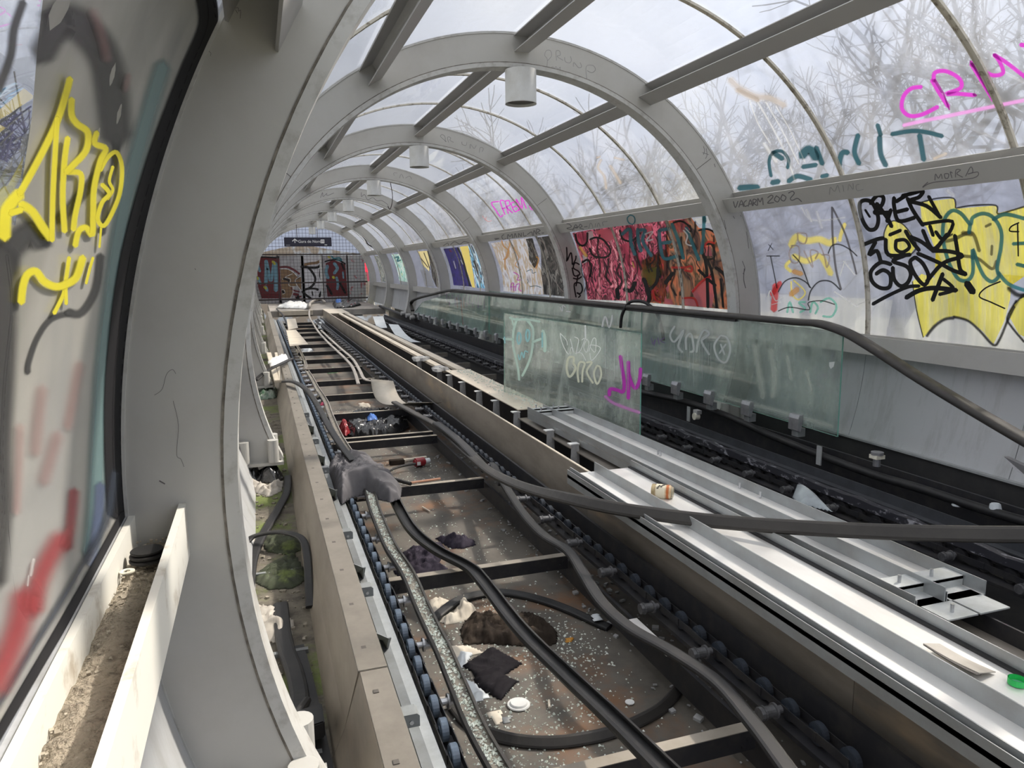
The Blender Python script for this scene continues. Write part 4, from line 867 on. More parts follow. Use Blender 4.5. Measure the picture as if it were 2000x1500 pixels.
belt('handrail_belt', [(606, 590, -.58), (604, 615, -.66), (612, 632, -.80), (622, 648, -.82), (640, 668, -.84), (655, 682, -.85), (676, 702, -.85), (690, 720, -.85), (700, 750, -.86)], 'grey wavy handrail strip hanging from the far divider into the pit, left one', 'band', DOWN_, .5)
belt('handrail_belt', [(627, 645, -.80), (645, 662, -.82), (665, 680, -.84), (688, 700, -.84), (702, 722, -.84), (712, 740, -.84), (735, 745, -.82)], 'grey wavy handrail strip beside the far dark rollers, right one of the pair', 'band', DOWN_, .5)
belt('handrail_belt', [(563, 650, -.80), (575, 668, -.82), (588, 690, -.82), (597, 712, -.82), (594, 722, -.82)], 'grey flattened strip along the far blue rollers', 'band', UP_, .5, inlay='inlay')
belt('handrail_belt', [(600, 725, -.82), (612, 745, -.82), (620, 760, -.82), (636, 785, -.82), (645, 810, -.82), (662, 850, -.82), (680, 880, -.81), (688, 892, -.80)], 'upturned strip holding glass bits, leading to the far side of the jacket', 'band', UP_, .6, inlay='inlay')
belt('cable', [(540, 603, -.60), (552, 615, -.68), (560, 632, -.74), (566, 646, -.78)], 'dark cable bundle dropping off the far left skirt', 'rubber', DOWN_, .5, cat='cable')
belt('rubber_loop', [(846, 1212, -1.075), (862, 1195, -1.08), (900, 1170, -1.08), (960, 1157, -1.085), (1010, 1160, -1.085), (1060, 1172, -1.085), (1110, 1190, -1.085), (1165, 1215, -1.085), (1190, 1225, -1.085)], 'rear part of a black rubber hoop lying on the pit floor behind the brown cloth', 'rubber', DOWN_, .55, ups=[(0, -.3, 1), (0, -.3, 1)], cat='hoop')
belt('rubber_loop', [(880, 1370, -1.085), (910, 1408, -1.085), (945, 1428, -1.08), (1000, 1444, -1.08), (1070, 1450, -1.08), (1140, 1443, -1.08), (1210, 1425, -1.08), (1290, 1385, -1.08), (1330, 1340, -1.08)], 'front part of a black rubber hoop curving below the coffee cup lid', 'rubberdust', DOWN_, .5, ups=[(0, -.8, .6), (0, -.8, .6)], cat='hoop')
# left gutter straps
belt('gutter_strap', [(562, 930, -.83), (560, 960, -.83), (545, 990, -.84), (528, 1020, -.84), (505, 1060, -.84), (492, 1100, -.84), (486, 1150, -.84)], 'long black strap lying along the mossy gutter from the dark bundle', 'rubber', DOWN_, .55, cat='strap')
belt('gutter_strap', [(472, 1075, -.82), (490, 1050, -.80), (525, 1040, -.78), (560, 1040, -.77), (590, 1052, -.77), (600, 1085, -.78), (603, 1130, -.80), (606, 1185, -.84)], 'black strap bent like an upside-down U over the green rags', 'rubber', DOWN_, .42, cat='strap')
belt('gutter_strap', [(548, 1180, -.84), (552, 1230, -.84), (560, 1270, -.84), (575, 1310, -.84), (585, 1360, -.84), (580, 1400, -.82)], 'wide black strap running forward from the pale rag in the gutter', 'rubber', DOWN_, .7, cat='strap')
belt('gutter_strap', [(600, 1368, -.82), (585, 1390, -.80), (565, 1430, -.78), (560, 1480, -.76), (562, 1560, -.76)], 'thin shiny tube curling at the bottom of the gutter', 'rubber', [(.013*math.cos(a*.785), .013*math.sin(a*.785)) for a in range(8)], cat='tube')
belt('gutter_strap', [(582, 1262, -.85), (600, 1330, -.85), (615, 1400, -.85), (640, 1520, -.85)], 'dark flat strip close to the foot of the left skirt', 'rubber', [(-.02, -.004), (.02, -.004), (.02, .004), (-.02, .004)], cat='strap')
# bent sheet
q = [at((724, 740), 'z', -.72), at((768, 744), 'z', -.72)]; q2 = [at((800, 786), 'z', -.80), at((862, 786), 'z', -.80)]
n = 14; mb = MB()
for i in range(n+1):
    t = i/n; a = q[0].lerp(q2[0], t); b = q[1].lerp(q2[1], t); sag = V((-.10*math.sin(math.pi*t), 0, -.12*math.sin(math.pi*t)))
    mb.v += [a+sag, b+sag, b+sag+V((0, 0, -.004)), a+sag+V((0, 0, -.004))]
for i in range(n):
    for j in range(4): mb.f.append((i*4+j, i*4+(j+1) % 4, i*4+4+(j+1) % 4, i*4+4+j))
mb.f += [(0, 1, 2, 3), (n*4, n*4+1, n*4+2, n*4+3)]
mb.build('bent_sheet', M['sheetmetal'], smooth=True, label='curled tan steel sheet lying over the dark rollers in the middle distance', cat='metal sheet')
def sheet(name, px, zs, lab, mt, sag=0.0, cat='sheet', th=.004, n=10):
    a, b, c, d = [at(p, 'z', z) for p, z in zip(px, zs)]; mb = MB()
    for i in range(n+1):
        t = i/n; l = a.lerp(d, t); r = b.lerp(c, t); s = V((0, 0, -sag*math.sin(math.pi*t))); mb.v += [l+s, r+s, r+s-V((0, 0, th)), l+s-V((0, 0, th))]
    for i in range(n):
        for j in range(4): mb.f.append((i*4+j, i*4+(j+1) % 4, i*4+4+(j+1) % 4, i*4+4+j))
    mb.f += [(0, 1, 2, 3), (n*4, n*4+1, n*4+2, n*4+3)]
    return mb.build(name, mt, label=lab, cat=cat)
sheet('white_sheet', [(728, 618), (748, 617), (756, 640), (736, 641)], [-.72, -.72, -.82, -.82], 'pale blue-white rectangular sheet standing in the far right walkway', M['sheet'])
sheet('white_sheet', [(759, 633), (778, 634), (822, 668), (792, 668)], [-.74, -.74, -.86, -.86], 'long curled white sheet in the right walkway, nearest of three', M['sheet'], .08)
sheet('white_sheet', [(688, 613), (706, 612), (718, 625), (704, 627)], [-.80, -.80, -.84, -.84], 'crumpled pale sheet in the right walkway, farthest of three', M['sheet'], .03)
sheet('cardboard', [(559, 645), (578, 644), (602, 672), (566, 676)], [ZT+.02]*4, 'tan board lying on top of the far left skirt, with a rusty stain', M['plate'])
sheet('cardboard', [(560, 623), (577, 622), (582, 640), (563, 644)], [ZT+.015]*4, 'small tan board behind the larger one on the far left skirt', M['plate'])
for k, (x0, x1) in enumerate(((523, 535), (537, 543))):
    a = at((x0+2, 690), 'z', -.60); b = at((x1+6, 745), 'z', -.68); MB().obox((a+b)/2, V((.028-.01*k, 0, 0)), (b-a)/2, V((0, 0, .012))).build('duct_piece', M['plate'], label=['wide', 'narrow'][k]+' cream duct leaning along the far left skirt', cat='duct', bevel=.003)
heap('white_rag', [(523, 706), (545, 697), (560, 694), (562, 704), (545, 712), (528, 716)], ZT, .05, M['white'], 'white rag draped at the edge of the far left skirt', 'rag', 3, step=.02)
# jacket over the skirt edge
def jl(x, y):
    d = (x+1.27)**2/.045+(y-4.25)**2/.16
    return .11*math.exp(-d*.7)+.035*noise.noise(V((x*7, y*5, 1)))+max(0, min(.12, (-1.36-x)*1.1))
heap('jacket', [(652, 897), (672, 890), (690, 893), (705, 886), (722, 893), (728, 900), (745, 915), (770, 938), (785, 955), (782, 975), (762, 982), (735, 976), (712, 968), (690, 972), (668, 985), (655, 975), (648, 950), (640, 925), (645, 905)], -.82, .065, M['jacket'], 'crumpled grey jacket lying over the blue rollers and the left skirt edge', 'jacket', 5, step=.006, freq=7.5, edge=.05, lift=jl, fine=.8)
# cloths and rubbish in the pit
FZ = -1.10
heap('black_cloth', [(902, 1302), (962, 1264), (1020, 1297), (985, 1320), (1012, 1332), (978, 1368), (935, 1345), (920, 1312)], FZ, .022, M['black'], 'folded black cloth with sharp corners in the front of the pit', 'cloth', 2, freq=9, edge=.02)
heap('brown_cloth', [(898, 1232), (915, 1205), (950, 1200), (1000, 1206), (1030, 1200), (1060, 1208), (1088, 1235), (1088, 1258), (1060, 1265), (1000, 1262), (950, 1258), (905, 1260)], FZ, .055, M['brown'], 'bunched dark brown cloth on the pit floor under the diagonal belt', 'cloth', 4, freq=11)
heap('purple_cloth', [(785, 1080), (800, 1073), (838, 1070), (860, 1058), (870, 1075), (858, 1100), (880, 1115), (850, 1120), (812, 1128), (775, 1125), (768, 1115), (790, 1100)], FZ, .045, M['navy'], 'wrinkled purple-black cloth on the pit floor behind the second beam', 'cloth', 6, freq=16)
heap('purple_cloth', [(850, 1052), (885, 1048), (925, 1055), (930, 1065), (905, 1072), (880, 1072)], FZ, .05, M['navy'], 'small dark cloth strip on the floor right of the wrinkled purple one', 'cloth', 7, freq=16)
heap('rubbish_bag', [(668, 838), (690, 822), (715, 815), (750, 812), (790, 815), (800, 835), (775, 850), (730, 858), (690, 856)], FZ+.01, .075, M['blackbag'], 'torn glossy black rubbish bag between two cross beams', 'bag', 8, freq=9, lift=lambda x, y: .05+.03*noise.noise(V((x*6, y*6, 0))))
heap('red_rag', [(662, 832), (680, 828), (685, 845), (675, 852), (664, 846)], FZ+.05, .1, M['red'], 'dark red plastic scrap at the left end of the black rubbish bag', 'scrap', 9)
heap('blue_scrap', [(717, 812), (735, 811), (737, 820), (718, 822)], FZ+.12, .05, M['blue'], 'blue plastic scrap on top of the black rubbish bag', 'scrap', 9)
heap('paper_scrap', [(862, 1208), (880, 1205), (905, 1165), (930, 1190), (928, 1203), (905, 1215), (870, 1220), (858, 1216)], FZ, .07, M['paper'], 'crumpled white tissue standing up in a point, behind the brown cloth', 'paper', 10, freq=8)
heap('paper_scrap', [(838, 1175), (850, 1167), (880, 1175), (862, 1185), (850, 1203), (838, 1190)], FZ, .04, M['paper'], 'crumpled cream tissue beside the glass-filled belt', 'paper', 11, freq=12)
heap('paper_scrap', [(905, 1325), (935, 1338), (955, 1362), (928, 1375), (905, 1350)], FZ, .02, M['sheet'], 'flat pale blue-white paper under the black cloth', 'paper', 12, freq=7)
heap('paper_scrap', [(852, 1362), (880, 1360), (890, 1385), (865, 1388), (850, 1378)], FZ, .03, M['bag'], 'translucent plastic scrap left of the glass-filled belt', 'scrap', 13, freq=9)
heap('paper_scrap', [(875, 1262), (915, 1262), (945, 1275), (920, 1280), (880, 1290)], FZ, .02, M['paper'], 'cream crumpled paper between the brown and black cloths', 'paper', 14, freq=11)
heap('plastic_bag', [(895, 1275), (925, 1275), (912, 1295), (898, 1308), (892, 1292)], FZ, .05, M['sheet'], 'clear blue-grey plastic wrapper behind the black cloth', 'bag', 15, freq=11)
heap('cardboard_scrap', [(950, 1393), (978, 1388), (983, 1410), (968, 1417)], FZ, .006, M['paper'], 'square cream cardboard scrap below the coffee cup lid', 'cardboard', 16)
heap('cardboard_scrap', [(977, 1402), (1000, 1398), (995, 1412), (983, 1414)], FZ, .008, M['greysteel'], 'grey torn scrap right of the cream cardboard', 'scrap', 17)
heap('leaf', [(1103, 1247), (1120, 1245), (1118, 1253), (1106, 1256)], FZ, .01, mat('orange_leaf', (.42, .19, .02), .7), 'single orange leaf right of the brown cloth', 'leaf', 18)
heap('plastic_wrapper', [(1155, 1200), (1170, 1200), (1178, 1211), (1160, 1214)], FZ+.03, .03, M['sheet'], 'printed white wrapper at the end of the rubber hoop', 'wrapper', 19)
heap('paper_scrap', [(620, 634), (636, 632), (640, 645), (622, 647)], FZ+.1, .2, M['sheet'], 'white crumpled paper on the far cross beams', 'paper', 20, step=.03)
heap('paper_scrap', [(588, 684), (612, 686), (606, 694), (586, 692)], FZ, .1, M['sheet'], 'pale crumpled paper lying between far cross beams', 'paper', 21, step=.03)
heap('green_scrap', [(640, 722), (662, 720), (660, 728), (640, 730)], FZ, .05, mat('green_plastic', (.20, .38, .18), .5), 'pale green plastic scrap between distant cross beams', 'scrap', 22, step=.02)
heap('paper_scrap', [(700, 788), (722, 790), (724, 796), (702, 796)], FZ, .05, M['paper'], 'torn pale strip just behind the fifth cross beam', 'paper', 23, step=.015)
heap('pink_scrap', [(615, 782), (640, 780), (640, 792), (618, 792)], FZ+.05, .1, mat('pink_plastic', (.45, .05, .12), .5), 'crimson pink scrap beside the glass-filled far strip', 'scrap', 24, step=.02)
# red bottle and brush
c = at((820, 903), 'z', FZ+.04); bo = thing('red_bottle', c, 'small dark red bottle with a white label lying beyond the jacket', 'bottle')
MB().cyl(c+V((-.045, 0, 0)), c+V((.045, .02, 0)), .036, 20).build('body', M['red'], bo, bevel=.01); MB().cyl(c+V((.045, .02, 0)), c+V((.085, .03, 0)), .022, 14).build('cap', M['sheet'], bo); MB().obox(c+V((-.015, -.037, .0)), V((.014, 0, 0)), V((0, .0015, 0)), V((0, 0, .014))).build('label_patch', M['white'], bo)
c = at((775, 902), 'z', FZ+.02); br = thing('brush', c, 'dark brush with a pale handle on the floor left of the red bottle', 'brush')
MB().obox(c, V((.06, 0, 0)), V((0, .03, 0)), V((0, 0, .02))).build('bristles', M['brown'], br, bevel=.004); MB().obox(c+V((.14, .05, 0)), V((.12, .02, 0)), V((-.002, .012, 0)), V((0, 0, .006))).build('handle', M['paper'], br)
MB().tube(smooth_path([at(p, 'z', FZ+.05) for p in ((750, 928), (770, 915), (795, 908), (812, 906))], 5), .010, 6).build('cable', M['rubber'], label='short black cable leading to the red bottle', cat='cable')
a, b = at((860, 935), 'z', -.915), at((802, 943), 'z', -.915); MB().cyl(a, b, .008, 8).build('wooden_stick', mat('stick_wood', (.38, .20, .13), .8), label='thin reddish wooden stick lying on the cross beam beside the jacket', cat='stick')
a, b = at((802, 945), 'z', -.91), at((755, 932), 'z', -.90); MB().cyl(a, b, .013, 8).build('rubber_rod', M['rubber'], label='black rod end meeting the wooden stick by the jacket', cat='rod')
MB().cyl(at((825, 990), 'z', FZ+.01), at((840, 999), 'z', FZ+.01), .005, 8).build('cigarette_stub', M['paper'], label='white cigarette butt on the sunlit floor behind the second beam', cat='cigarette')
MB().cyl(at((1072, 1368), 'z', FZ+.008), at((1073, 1382), 'z', FZ+.008), .005, 8).build('cigarette_stub', M['paper'], label='white cigarette butt right of the coffee cup lid', cat='cigarette')
# coffee lid
c = at((1013, 1377), 'z', FZ+.002); ld = thing('cup_lid', c, 'white plastic coffee cup lid lying on the pit floor', 'lid')
MB().cyl(c, c+V((0, 0, .006)), .042, 32).build('rim', M['white'], ld, bevel=.002); MB().cyl(c+V((0, 0, .006)), c+V((0, 0, .013)), .033, 32, .030).build('crown', M['white'], ld, bevel=.001)
c = at((1230, 1372), 'z', FZ+.004); MB().cyl(c, c+V((0, 0, .003)), .017, 20).build('bottle_cap', M['white'], label='small white cap in the shadow right of the diagonal belt', cat='cap')
# jar on the profile
zj = zp+.034; c = at((1295, 960), 'z', zj); d = V((.75, -.62, 0)).normalized(); r = .034
J = thing('glass_jar', c, 'small jar with a paper label lying on the aluminium profile', 'jar')
gj = mat('jar_glass', (.62, .52, .36), .12, 0, (.50, .30, .14), 20, .8, spec=.7)
MB().cyl(c-d*.035, c+d*.040, r, 26, r*.96).build('glass_body', gj, J, smooth=False, bevel=.004)
MB().cyl(c+d*.040, c+d*.048, r*.8, 26).build('base', mat('jar_base', (.40, .36, .26), .2), J, bevel=.003)
MB().cyl(c-d*.052, c-d*.035, r*.98, 26).build('screw_cap', mat('jar_lid', (.42, .33, .19), .35, .6), J, bevel=.002)
MB().cyl(c-d*.030, c+d*.012, r*1.012, 26, cap=False).build('paper_label', mat('jar_label', (.66, .60, .46), .8), J)
tl = MB(); sd = V((-d.y, d.x, 0)); 
for a_, u0 in ((60, -.022), (75, -.006), (95, .004)):
    for w_ in range(3):
        al = math.radians(a_-20+w_*13); nn = V((0, 0, math.sin(al)))+(-sd)*math.cos(al)*-1 if False else (sd*-math.cos(al)+V((0, 0, math.sin(al))))
        tl.obox(c+d*(u0+.004*w_)+nn*(r*1.02), d*.0045, nn.cross(d)*.003, nn*.0006)
tl.build('label_print', M['dark'], J); MB().cyl(c+d*.018, c+d*.030, r*1.01, 26, cap=False).build('sauce_residue', mat('sauce', (.42, .12, .03), .3), J)
# green cap and cracked phone-like plate on near profile
c = at((1986, 1336), 'z', zp+.006); cp = thing('screw_cap', c, 'bright green screw cap lying upside down in the near profile', 'cap')
mb = MB(); mb.cyl(c, c+V((0, 0, .016)), .0215, 28, cap=False); mb.cyl(c+V((0, 0, .016)), c+V((0, 0, .0)), .0195, 28, cap=False); mb.build('ring', mat('green_screwcap', (.02, .48, .10), .35), cp); MB().cyl(c, c+V((0, 0, .002)), .0205, 28).build('inner_face', mat('cap_inner', (.12, .42, .25), .4), cp)
sheet('broken_plate', [(1803, 1256), (1835, 1257), (1945, 1312), (1912, 1314)], [zp+.035, zp+.022, zp+.012, zp+.03], 'thin dark-edged broken plate resting in the near aluminium profile', M['bag'], .004, 'plate', .0025)
sheet('broken_plate', [(1803, 1258), (1809, 1259), (1916, 1317), (1908, 1318)], [zp+.034, zp+.034, zp+.029, zp+.029], 'black rim of the broken plate in the near profile', M['dark'], .004, 'plate', .003)
heap('plastic_bag', [(1548, 972), (1558, 946), (1600, 975), (1625, 1000), (1560, 985)], -.80, .08, mat('frosted_bag', (.30, .34, .36), .5, 0, (.2, .22, .24), 5, .8), 'frosted plastic sheet crumpled beside the farther profile', 'bag', 33, freq=3, ridge=False)
for k, px in enumerate([(1945, 988), (1872, 977)]):
    q = at(px, 'x', 1.56); MB().cyl((q.x, q.y, q.z-.03), (q.x, q.y+.004, q.z+.012), .03, 14, .022).build('plastic_cup_piece', M['sheet'], label=['right', 'left'][k]+' one of two pale cups stuck behind the sagging hose', cat='cup', group='pale cups behind the hose', bevel=.004)
# gutter rags
GZ = -.86
heap('gutter_rag', [(466, 930), (490, 915), (520, 912), (545, 918), (556, 935), (540, 945), (500, 942), (470, 945)], GZ, .10, M['blackbag'], 'dark crumpled bundle in the gutter just in front of the rib foot', 'rag', 41, freq=12)
heap('gutter_rag', [(474, 945), (490, 938), (520, 950), (556, 940), (550, 960), (525, 972), (495, 962)], GZ, .05, M['bag'], 'cream torn bag below the dark bundle in the gutter', 'bag', 42, freq=10)
heap('gutter_rag', [(508, 1055), (530, 1045), (570, 1048), (592, 1060), (590, 1075), (560, 1085), (520, 1078)], GZ, .035, M['green'], 'green-black mossy rag under the bent strap', 'rag', 43, freq=14)
heap('gutter_rag', [(495, 1125), (530, 1100), (575, 1080), (592, 1110), (596, 1135), (570, 1150), (525, 1152), (500, 1140)], GZ, .035, M['green'], 'larger mossy green rag in front of the bent strap', 'rag', 44, freq=12)
heap('gutter_rag', [(478, 1190), (500, 1182), (550, 1195), (575, 1215), (570, 1240), (540, 1255), (500, 1255), (485, 1235)], GZ, .045, M['bag'], 'pale grey crumpled rag in the middle of the gutter', 'rag', 45, freq=9)
heap('gutter_rag', [(475, 1045), (495, 1048), (505, 1060), (500, 1110), (480, 1120)], GZ, .05, M['bag'], 'small cream scrap against the rib beside the green rags', 'rag', 46, freq=9)
heap('gutter_rag', [(500, 765), (525, 760), (545, 765), (540, 778), (505, 782)], GZ, .10, mat('bottle_green_rag', (.03, .10, .05), .4, 0, (.4, .42, .38), 14, .8), 'green and white litter in the gutter between two ribs', 'litter', 47, freq=12, step=.02)
a, b = at((575, 1425), 'z', -.80), at((632, 1405), 'z', -.80); MB().obox((a+b)/2, (b-a)/2, V((0, .05, 0)), V((0, 0, .025))).build('black_tray', M['rubber'], label='black tray-like piece jammed across the gutter at the bottom edge', cat='tray', bevel=.004)
for k, yq in enumerate((2.55, 1.95, 3.3)):
    MB().box(-1.94, -1.64, yq, yq+.02, -.862, -.845).build('gutter_joint', M['greysteel'], label='low steel rib across the gutter floor, %s' % ['middle one', 'nearest', 'farthest one'][k], cat='strip', group='strips across the gutter')
# glass crumbs
def crumbs(n, spots, z, smin, smax, seed):
    rnd = random.Random(seed); mb = MB()
    for i in range(n):
        cx, cy, sx, sy = rnd.choice(spots); x = rnd.gauss(cx, sx); y = rnd.gauss(cy, sy)
        if not (-1.24 < x < -.38): continue
        s = smin+(smax-smin)*rnd.random()**2; a = rnd.random()*6.28; u = V((math.cos(a), math.sin(a), 0)); v = V((-u.y, u.x, 0)); p = V((x, y, z))
        mb.add([p+u*s, p-u*s*.6+v*s, p-u*s*.6-v*s, p+V((0, 0, s*.9))+u*s*.2], [(0, 1, 2), (0, 3, 1), (1, 3, 2), (2, 3, 0)])
    return mb
sp_ = [(-.80, 2.55, .16, .18), (-.85, 2.25, .20, .15), (-.95, 1.95, .15, .15), (-.62, 2.75, .12, .15), (-.9, 3.1, .2, .2), (-.8, 3.9, .25, .35), (-.75, 5.3, .25, .35), (-1.05, 2.6, .08, .5), (-.8, 6.8, .25, .4), (-.85, 8, .25, .4), (-1.1, 1.8, .1, .2)]
crumbs(4200, sp_, FZ+.0005, .0025, .0075, 5).build('glass_crumbs', M['shard'], label='glittering crumbs of broken safety glass scattered over the pit floor', cat='broken glass', kind='stuff')
rnd = random.Random(9); tb_ = MB()
for i in range(1500):
    t = rnd.random()*(len(tp)-1.001); k = int(t); p = tp[k].lerp(tp[k+1], t-k); d = (tp[k+1]-tp[k]).normalized(); sd = d.cross(V((0, 0, 1)))
    p = p+sd*rnd.uniform(-.020, .020)+V((0, 0, .008)); s = .0025+.006*rnd.random()**2.5; a = rnd.random()*6.28; u = (d*math.cos(a)+sd*math.sin(a)); v = d*-math.sin(a)+sd*math.cos(a)
    tb_.add([p+u*s, p-u*s*.6+v*s, p-u*s*.6-v*s, p+V((0, 0, s*.9))+u*s*.2], [(0, 1, 2), (0, 3, 1), (1, 3, 2), (2, 3, 0)])
tb_.build('glass_crumbs', M['shard'], label='crumbled glass lying inside the upturned belt by the blue rollers', cat='broken glass', kind='stuff')
gs = MB(); rnd = random.Random(4)
for i in range(900):
    x = rnd.uniform(-1.98, -1.63); y = 1.2+rnd.random()**1.5*6; s = .003+.008*rnd.random()**2; a = rnd.random()*6
    gs.obox((x, y, -.859+s*.3), V((s*math.cos(a), s*math.sin(a), 0)), V((-s*.6*math.sin(a), s*.6*math.cos(a), 0)), V((0, 0, s*.5)))
gs.build('gutter_grit', mat('grit', (.30, .27, .22), .9, 0, (.10, .09, .07), 60, 1), label='loose grit and chips strewn along the left gutter', cat='grit', kind='stuff')
gs = MB()
for i in range(500):
    x = rnd.gauss(.33, .06); y = rnd.uniform(5.3, 7.7); s = .002+.006*rnd.random()**2
    if .14 < x < .395: gs.obox((x, y, ZT+s*.5), V((s, 0, 0)), V((0, s, 0)), V((0, 0, s*.5)))
gs.build('plate_crumbs', M['shard'], label='pale glass crumbs on the tan cover plate beside the loose glass', cat='broken glass', kind='stuff')

for k, (a, b, w0) in enumerate([((1360, 1252), (1468, 1343), .045), ((1236, 1206), (1310, 1275), .035), ((1258, 1166), (1298, 1192), .03)]):  # sunlit patches of rail top, put in as spotted white strips
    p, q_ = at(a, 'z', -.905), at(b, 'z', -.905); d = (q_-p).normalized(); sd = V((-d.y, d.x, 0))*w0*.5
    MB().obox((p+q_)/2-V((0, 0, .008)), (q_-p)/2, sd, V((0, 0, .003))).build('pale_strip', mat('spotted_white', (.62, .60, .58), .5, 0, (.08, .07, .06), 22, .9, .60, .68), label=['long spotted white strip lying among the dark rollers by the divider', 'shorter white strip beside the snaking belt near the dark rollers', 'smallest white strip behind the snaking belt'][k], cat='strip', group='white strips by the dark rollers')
rnd = random.Random(77); ch_ = MB()
for i in range(420):
    x = rnd.uniform(-.42, -.12); y = rnd.uniform(1.3, 6); s = .003+.012*rnd.random()**3; a = rnd.random()*6
    ch_.obox((x, y, -1.097+s*.3), V((s*math.cos(a), s*math.sin(a), 0)), V((-s*.7*math.sin(a), s*.7*math.cos(a), s*.2)), V((0, 0, s*.4)))
ch_.build('pit_rubble', M['post'], label='small grey rubble and scraps in the dark strip under the divider rollers', cat='rubble', kind='stuff')
# ================================================================== writing and paint on the panes
C2 = Cyl(2.012); CT = Cyl(1.893)
B_ = (1500, 350, 4); A_ = (1200, 0, 2.5); Cc = (1100, 350, 4); D_ = (900, 400, 6); E_ = (900, 200, 5); F_ = (700, 350, 5)
W = WIN['low_right', 0]
fills([[(1190, 180), (1450, 150), (1470, 230), (1780, 205), (1800, 265), (2000, 215), (2000, 760), (1830, 740), (1900, 830), (1890, 940), (1850, 1100), (1760, 1290), (1680, 1190), (1580, 1110), (1440, 1070), (1330, 1110), (1212, 1240), (1160, 1020), (1128, 800), (1200, 740), (1300, 770), (1360, 640), (1310, 560), (1240, 380), (1200, 330)],
       [(930, 360), (980, 325), (1050, 350), (1110, 420), (1160, 520), (1110, 590), (980, 620), (930, 540), (905, 440)], [(2000, 900), (1890, 1020), (1890, 1080), (1960, 1210), (2000, 1230)]], C2, P['yellow'], W, crop=B_)
strokes([(16, [(930, 360), (980, 325), (1050, 350), (1110, 420), (1160, 520), (1110, 590), (980, 625), (930, 560), (905, 440), (930, 360)]), (40, [(1240, 1225), (1300, 1150), (1380, 1095), (1450, 1085)]), (34, [(1450, 1075), (1560, 1105), (1650, 1180), (1760, 1295), (1810, 1250), (1870, 1110), (1940, 970), (2000, 900)]),
  (20, [(1185, 185), (1320, 150), (1450, 150), (1465, 225)]), (22, [(1475, 225), (1600, 205), (1780, 205), (1795, 270), (1900, 245), (2000, 215)]), (60, [(1880, 850), (1940, 900), (2000, 910)]), (30, [(1940, 950), (1870, 1080), (1900, 1150), (2000, 1270)]), (14, [(1128, 800), (1160, 1020), (1212, 1235)]), (26, [(1440, 430), (1380, 470), (1320, 560)])], C2, P['blacksoft'], W, crop=B_)
strokes([(40, [(1350, 490), (1450, 470), (1560, 420), (1610, 440), (1650, 560)]), (50, [(1520, 420), (1590, 430)]), (36, [(1530, 600), (1640, 620), (1750, 700), (1785, 640)]), (30, [(1750, 520), (1745, 590)]), (30, [(1700, 370), (1740, 350)])], C2, P['olive'], W, crop=B_)
strokes([(42, [(1600, 620), (1600, 730), (1560, 790), (1490, 780), (1430, 690), (1385, 560), (1365, 430), (1380, 310), (1440, 245), (1510, 270), (1580, 350), (1600, 300), (1680, 268), (1760, 300), (1820, 400), (1820, 530), (1790, 690), (1800, 760), (1750, 800), (1690, 760), (1640, 660), (1600, 550), (1600, 620)]),
  (42, [(1580, 350), (1570, 420)]), (42, [(1760, 315), (1830, 278), (1900, 280), (2010, 310)]), (42, [(1800, 730), (1880, 820), (2010, 870)]), (38, [(1915, 505), (2010, 500)]), (42, [(1945, 665), (2010, 680)])], C2, P['teal'], W, crop=B_)
w_ = 34
strokes([(w_, [(850, 250), (810, 180), (750, 165), (716, 200), (735, 310), (785, 390), (840, 385), (862, 320), (848, 240)]), (20, [(760, 240), (795, 295)]), (w_, [(800, 190), (850, 130), (900, 140), (890, 200), (830, 260)]), (w_, [(850, 190), (930, 300), (965, 370)]), (w_, [(835, 265), (940, 260)]), (w_, [(960, 240), (930, 330)]),
  (w_, [(985, 145), (985, 210), (1020, 325), (1145, 300)]), (w_, [(1000, 175), (1090, 120)]), (w_, [(1010, 255), (1090, 235)]), (w_, [(1090, 150), (1130, 240), (1210, 360)]), (w_, [(1050, 130), (1130, 110), (1210, 90), (1180, 140), (1110, 170), (1240, 210), (1350, 300)]), (30, [(1255, 135), (1345, 300)]),
  (w_, [(750, 510), (850, 470), (900, 460)]), (w_, [(840, 490), (790, 590), (850, 560), (880, 640)]), (30, [(950, 435), (1035, 400)]), (w_, [(920, 470), (940, 590), (1110, 590)]), (30, [(1000, 480), (1070, 475), (1105, 530), (1050, 570), (1000, 545), (1000, 480)]), (w_, [(1075, 405), (1120, 480), (1180, 555)]), (w_, [(1110, 450), (1200, 490), (1290, 560)]),
  (w_, [(1210, 400), (1290, 545), (1400, 430)]), (30, [(1215, 350), (1440, 330), (1375, 470), (1310, 410)]), (30, [(1265, 365), (1290, 440)]), (w_, [(1460, 440), (1480, 560), (1500, 700), (1545, 740)]), (w_, [(1285, 560), (1420, 565), (1520, 600), (1400, 640), (1330, 690), (1240, 800)]),
  (w_, [(960, 665), (880, 650), (805, 720), (815, 800), (880, 850), (950, 840), (955, 750), (900, 710), (845, 740)]), (w_, [(1060, 600), (975, 640), (1080, 680), (1115, 740), (1090, 810), (1035, 835), (985, 780), (975, 690)]), (w_, [(1150, 610), (1110, 650), (1150, 750), (1220, 825), (1255, 760), (1210, 660), (1150, 610)]),
  (w_, [(1170, 580), (1330, 650), (1440, 710), (1545, 745)]), (30, [(820, 975), (900, 930), (1000, 880), (1100, 840), (1180, 835)]), (40, [(1080, 925), (1180, 870), (1300, 850), (1470, 868)]), (36, [(1365, 740), (1330, 830), (1285, 945)]), (30, [(1370, 780), (1450, 860), (1340, 900)]), (60, [(1555, 815), (1600, 880)])], C2, P['black'], W, crop=B_)
strokes([(12, [(1960, 340), (1900, 370), (1890, 405), (1960, 410)]), (12, [(1950, 350), (1955, 600)]), (12, [(1815, 800), (1700, 850), (1650, 915), (1740, 960), (1850, 1010)])], C2, P['black'], W, crop=B_)
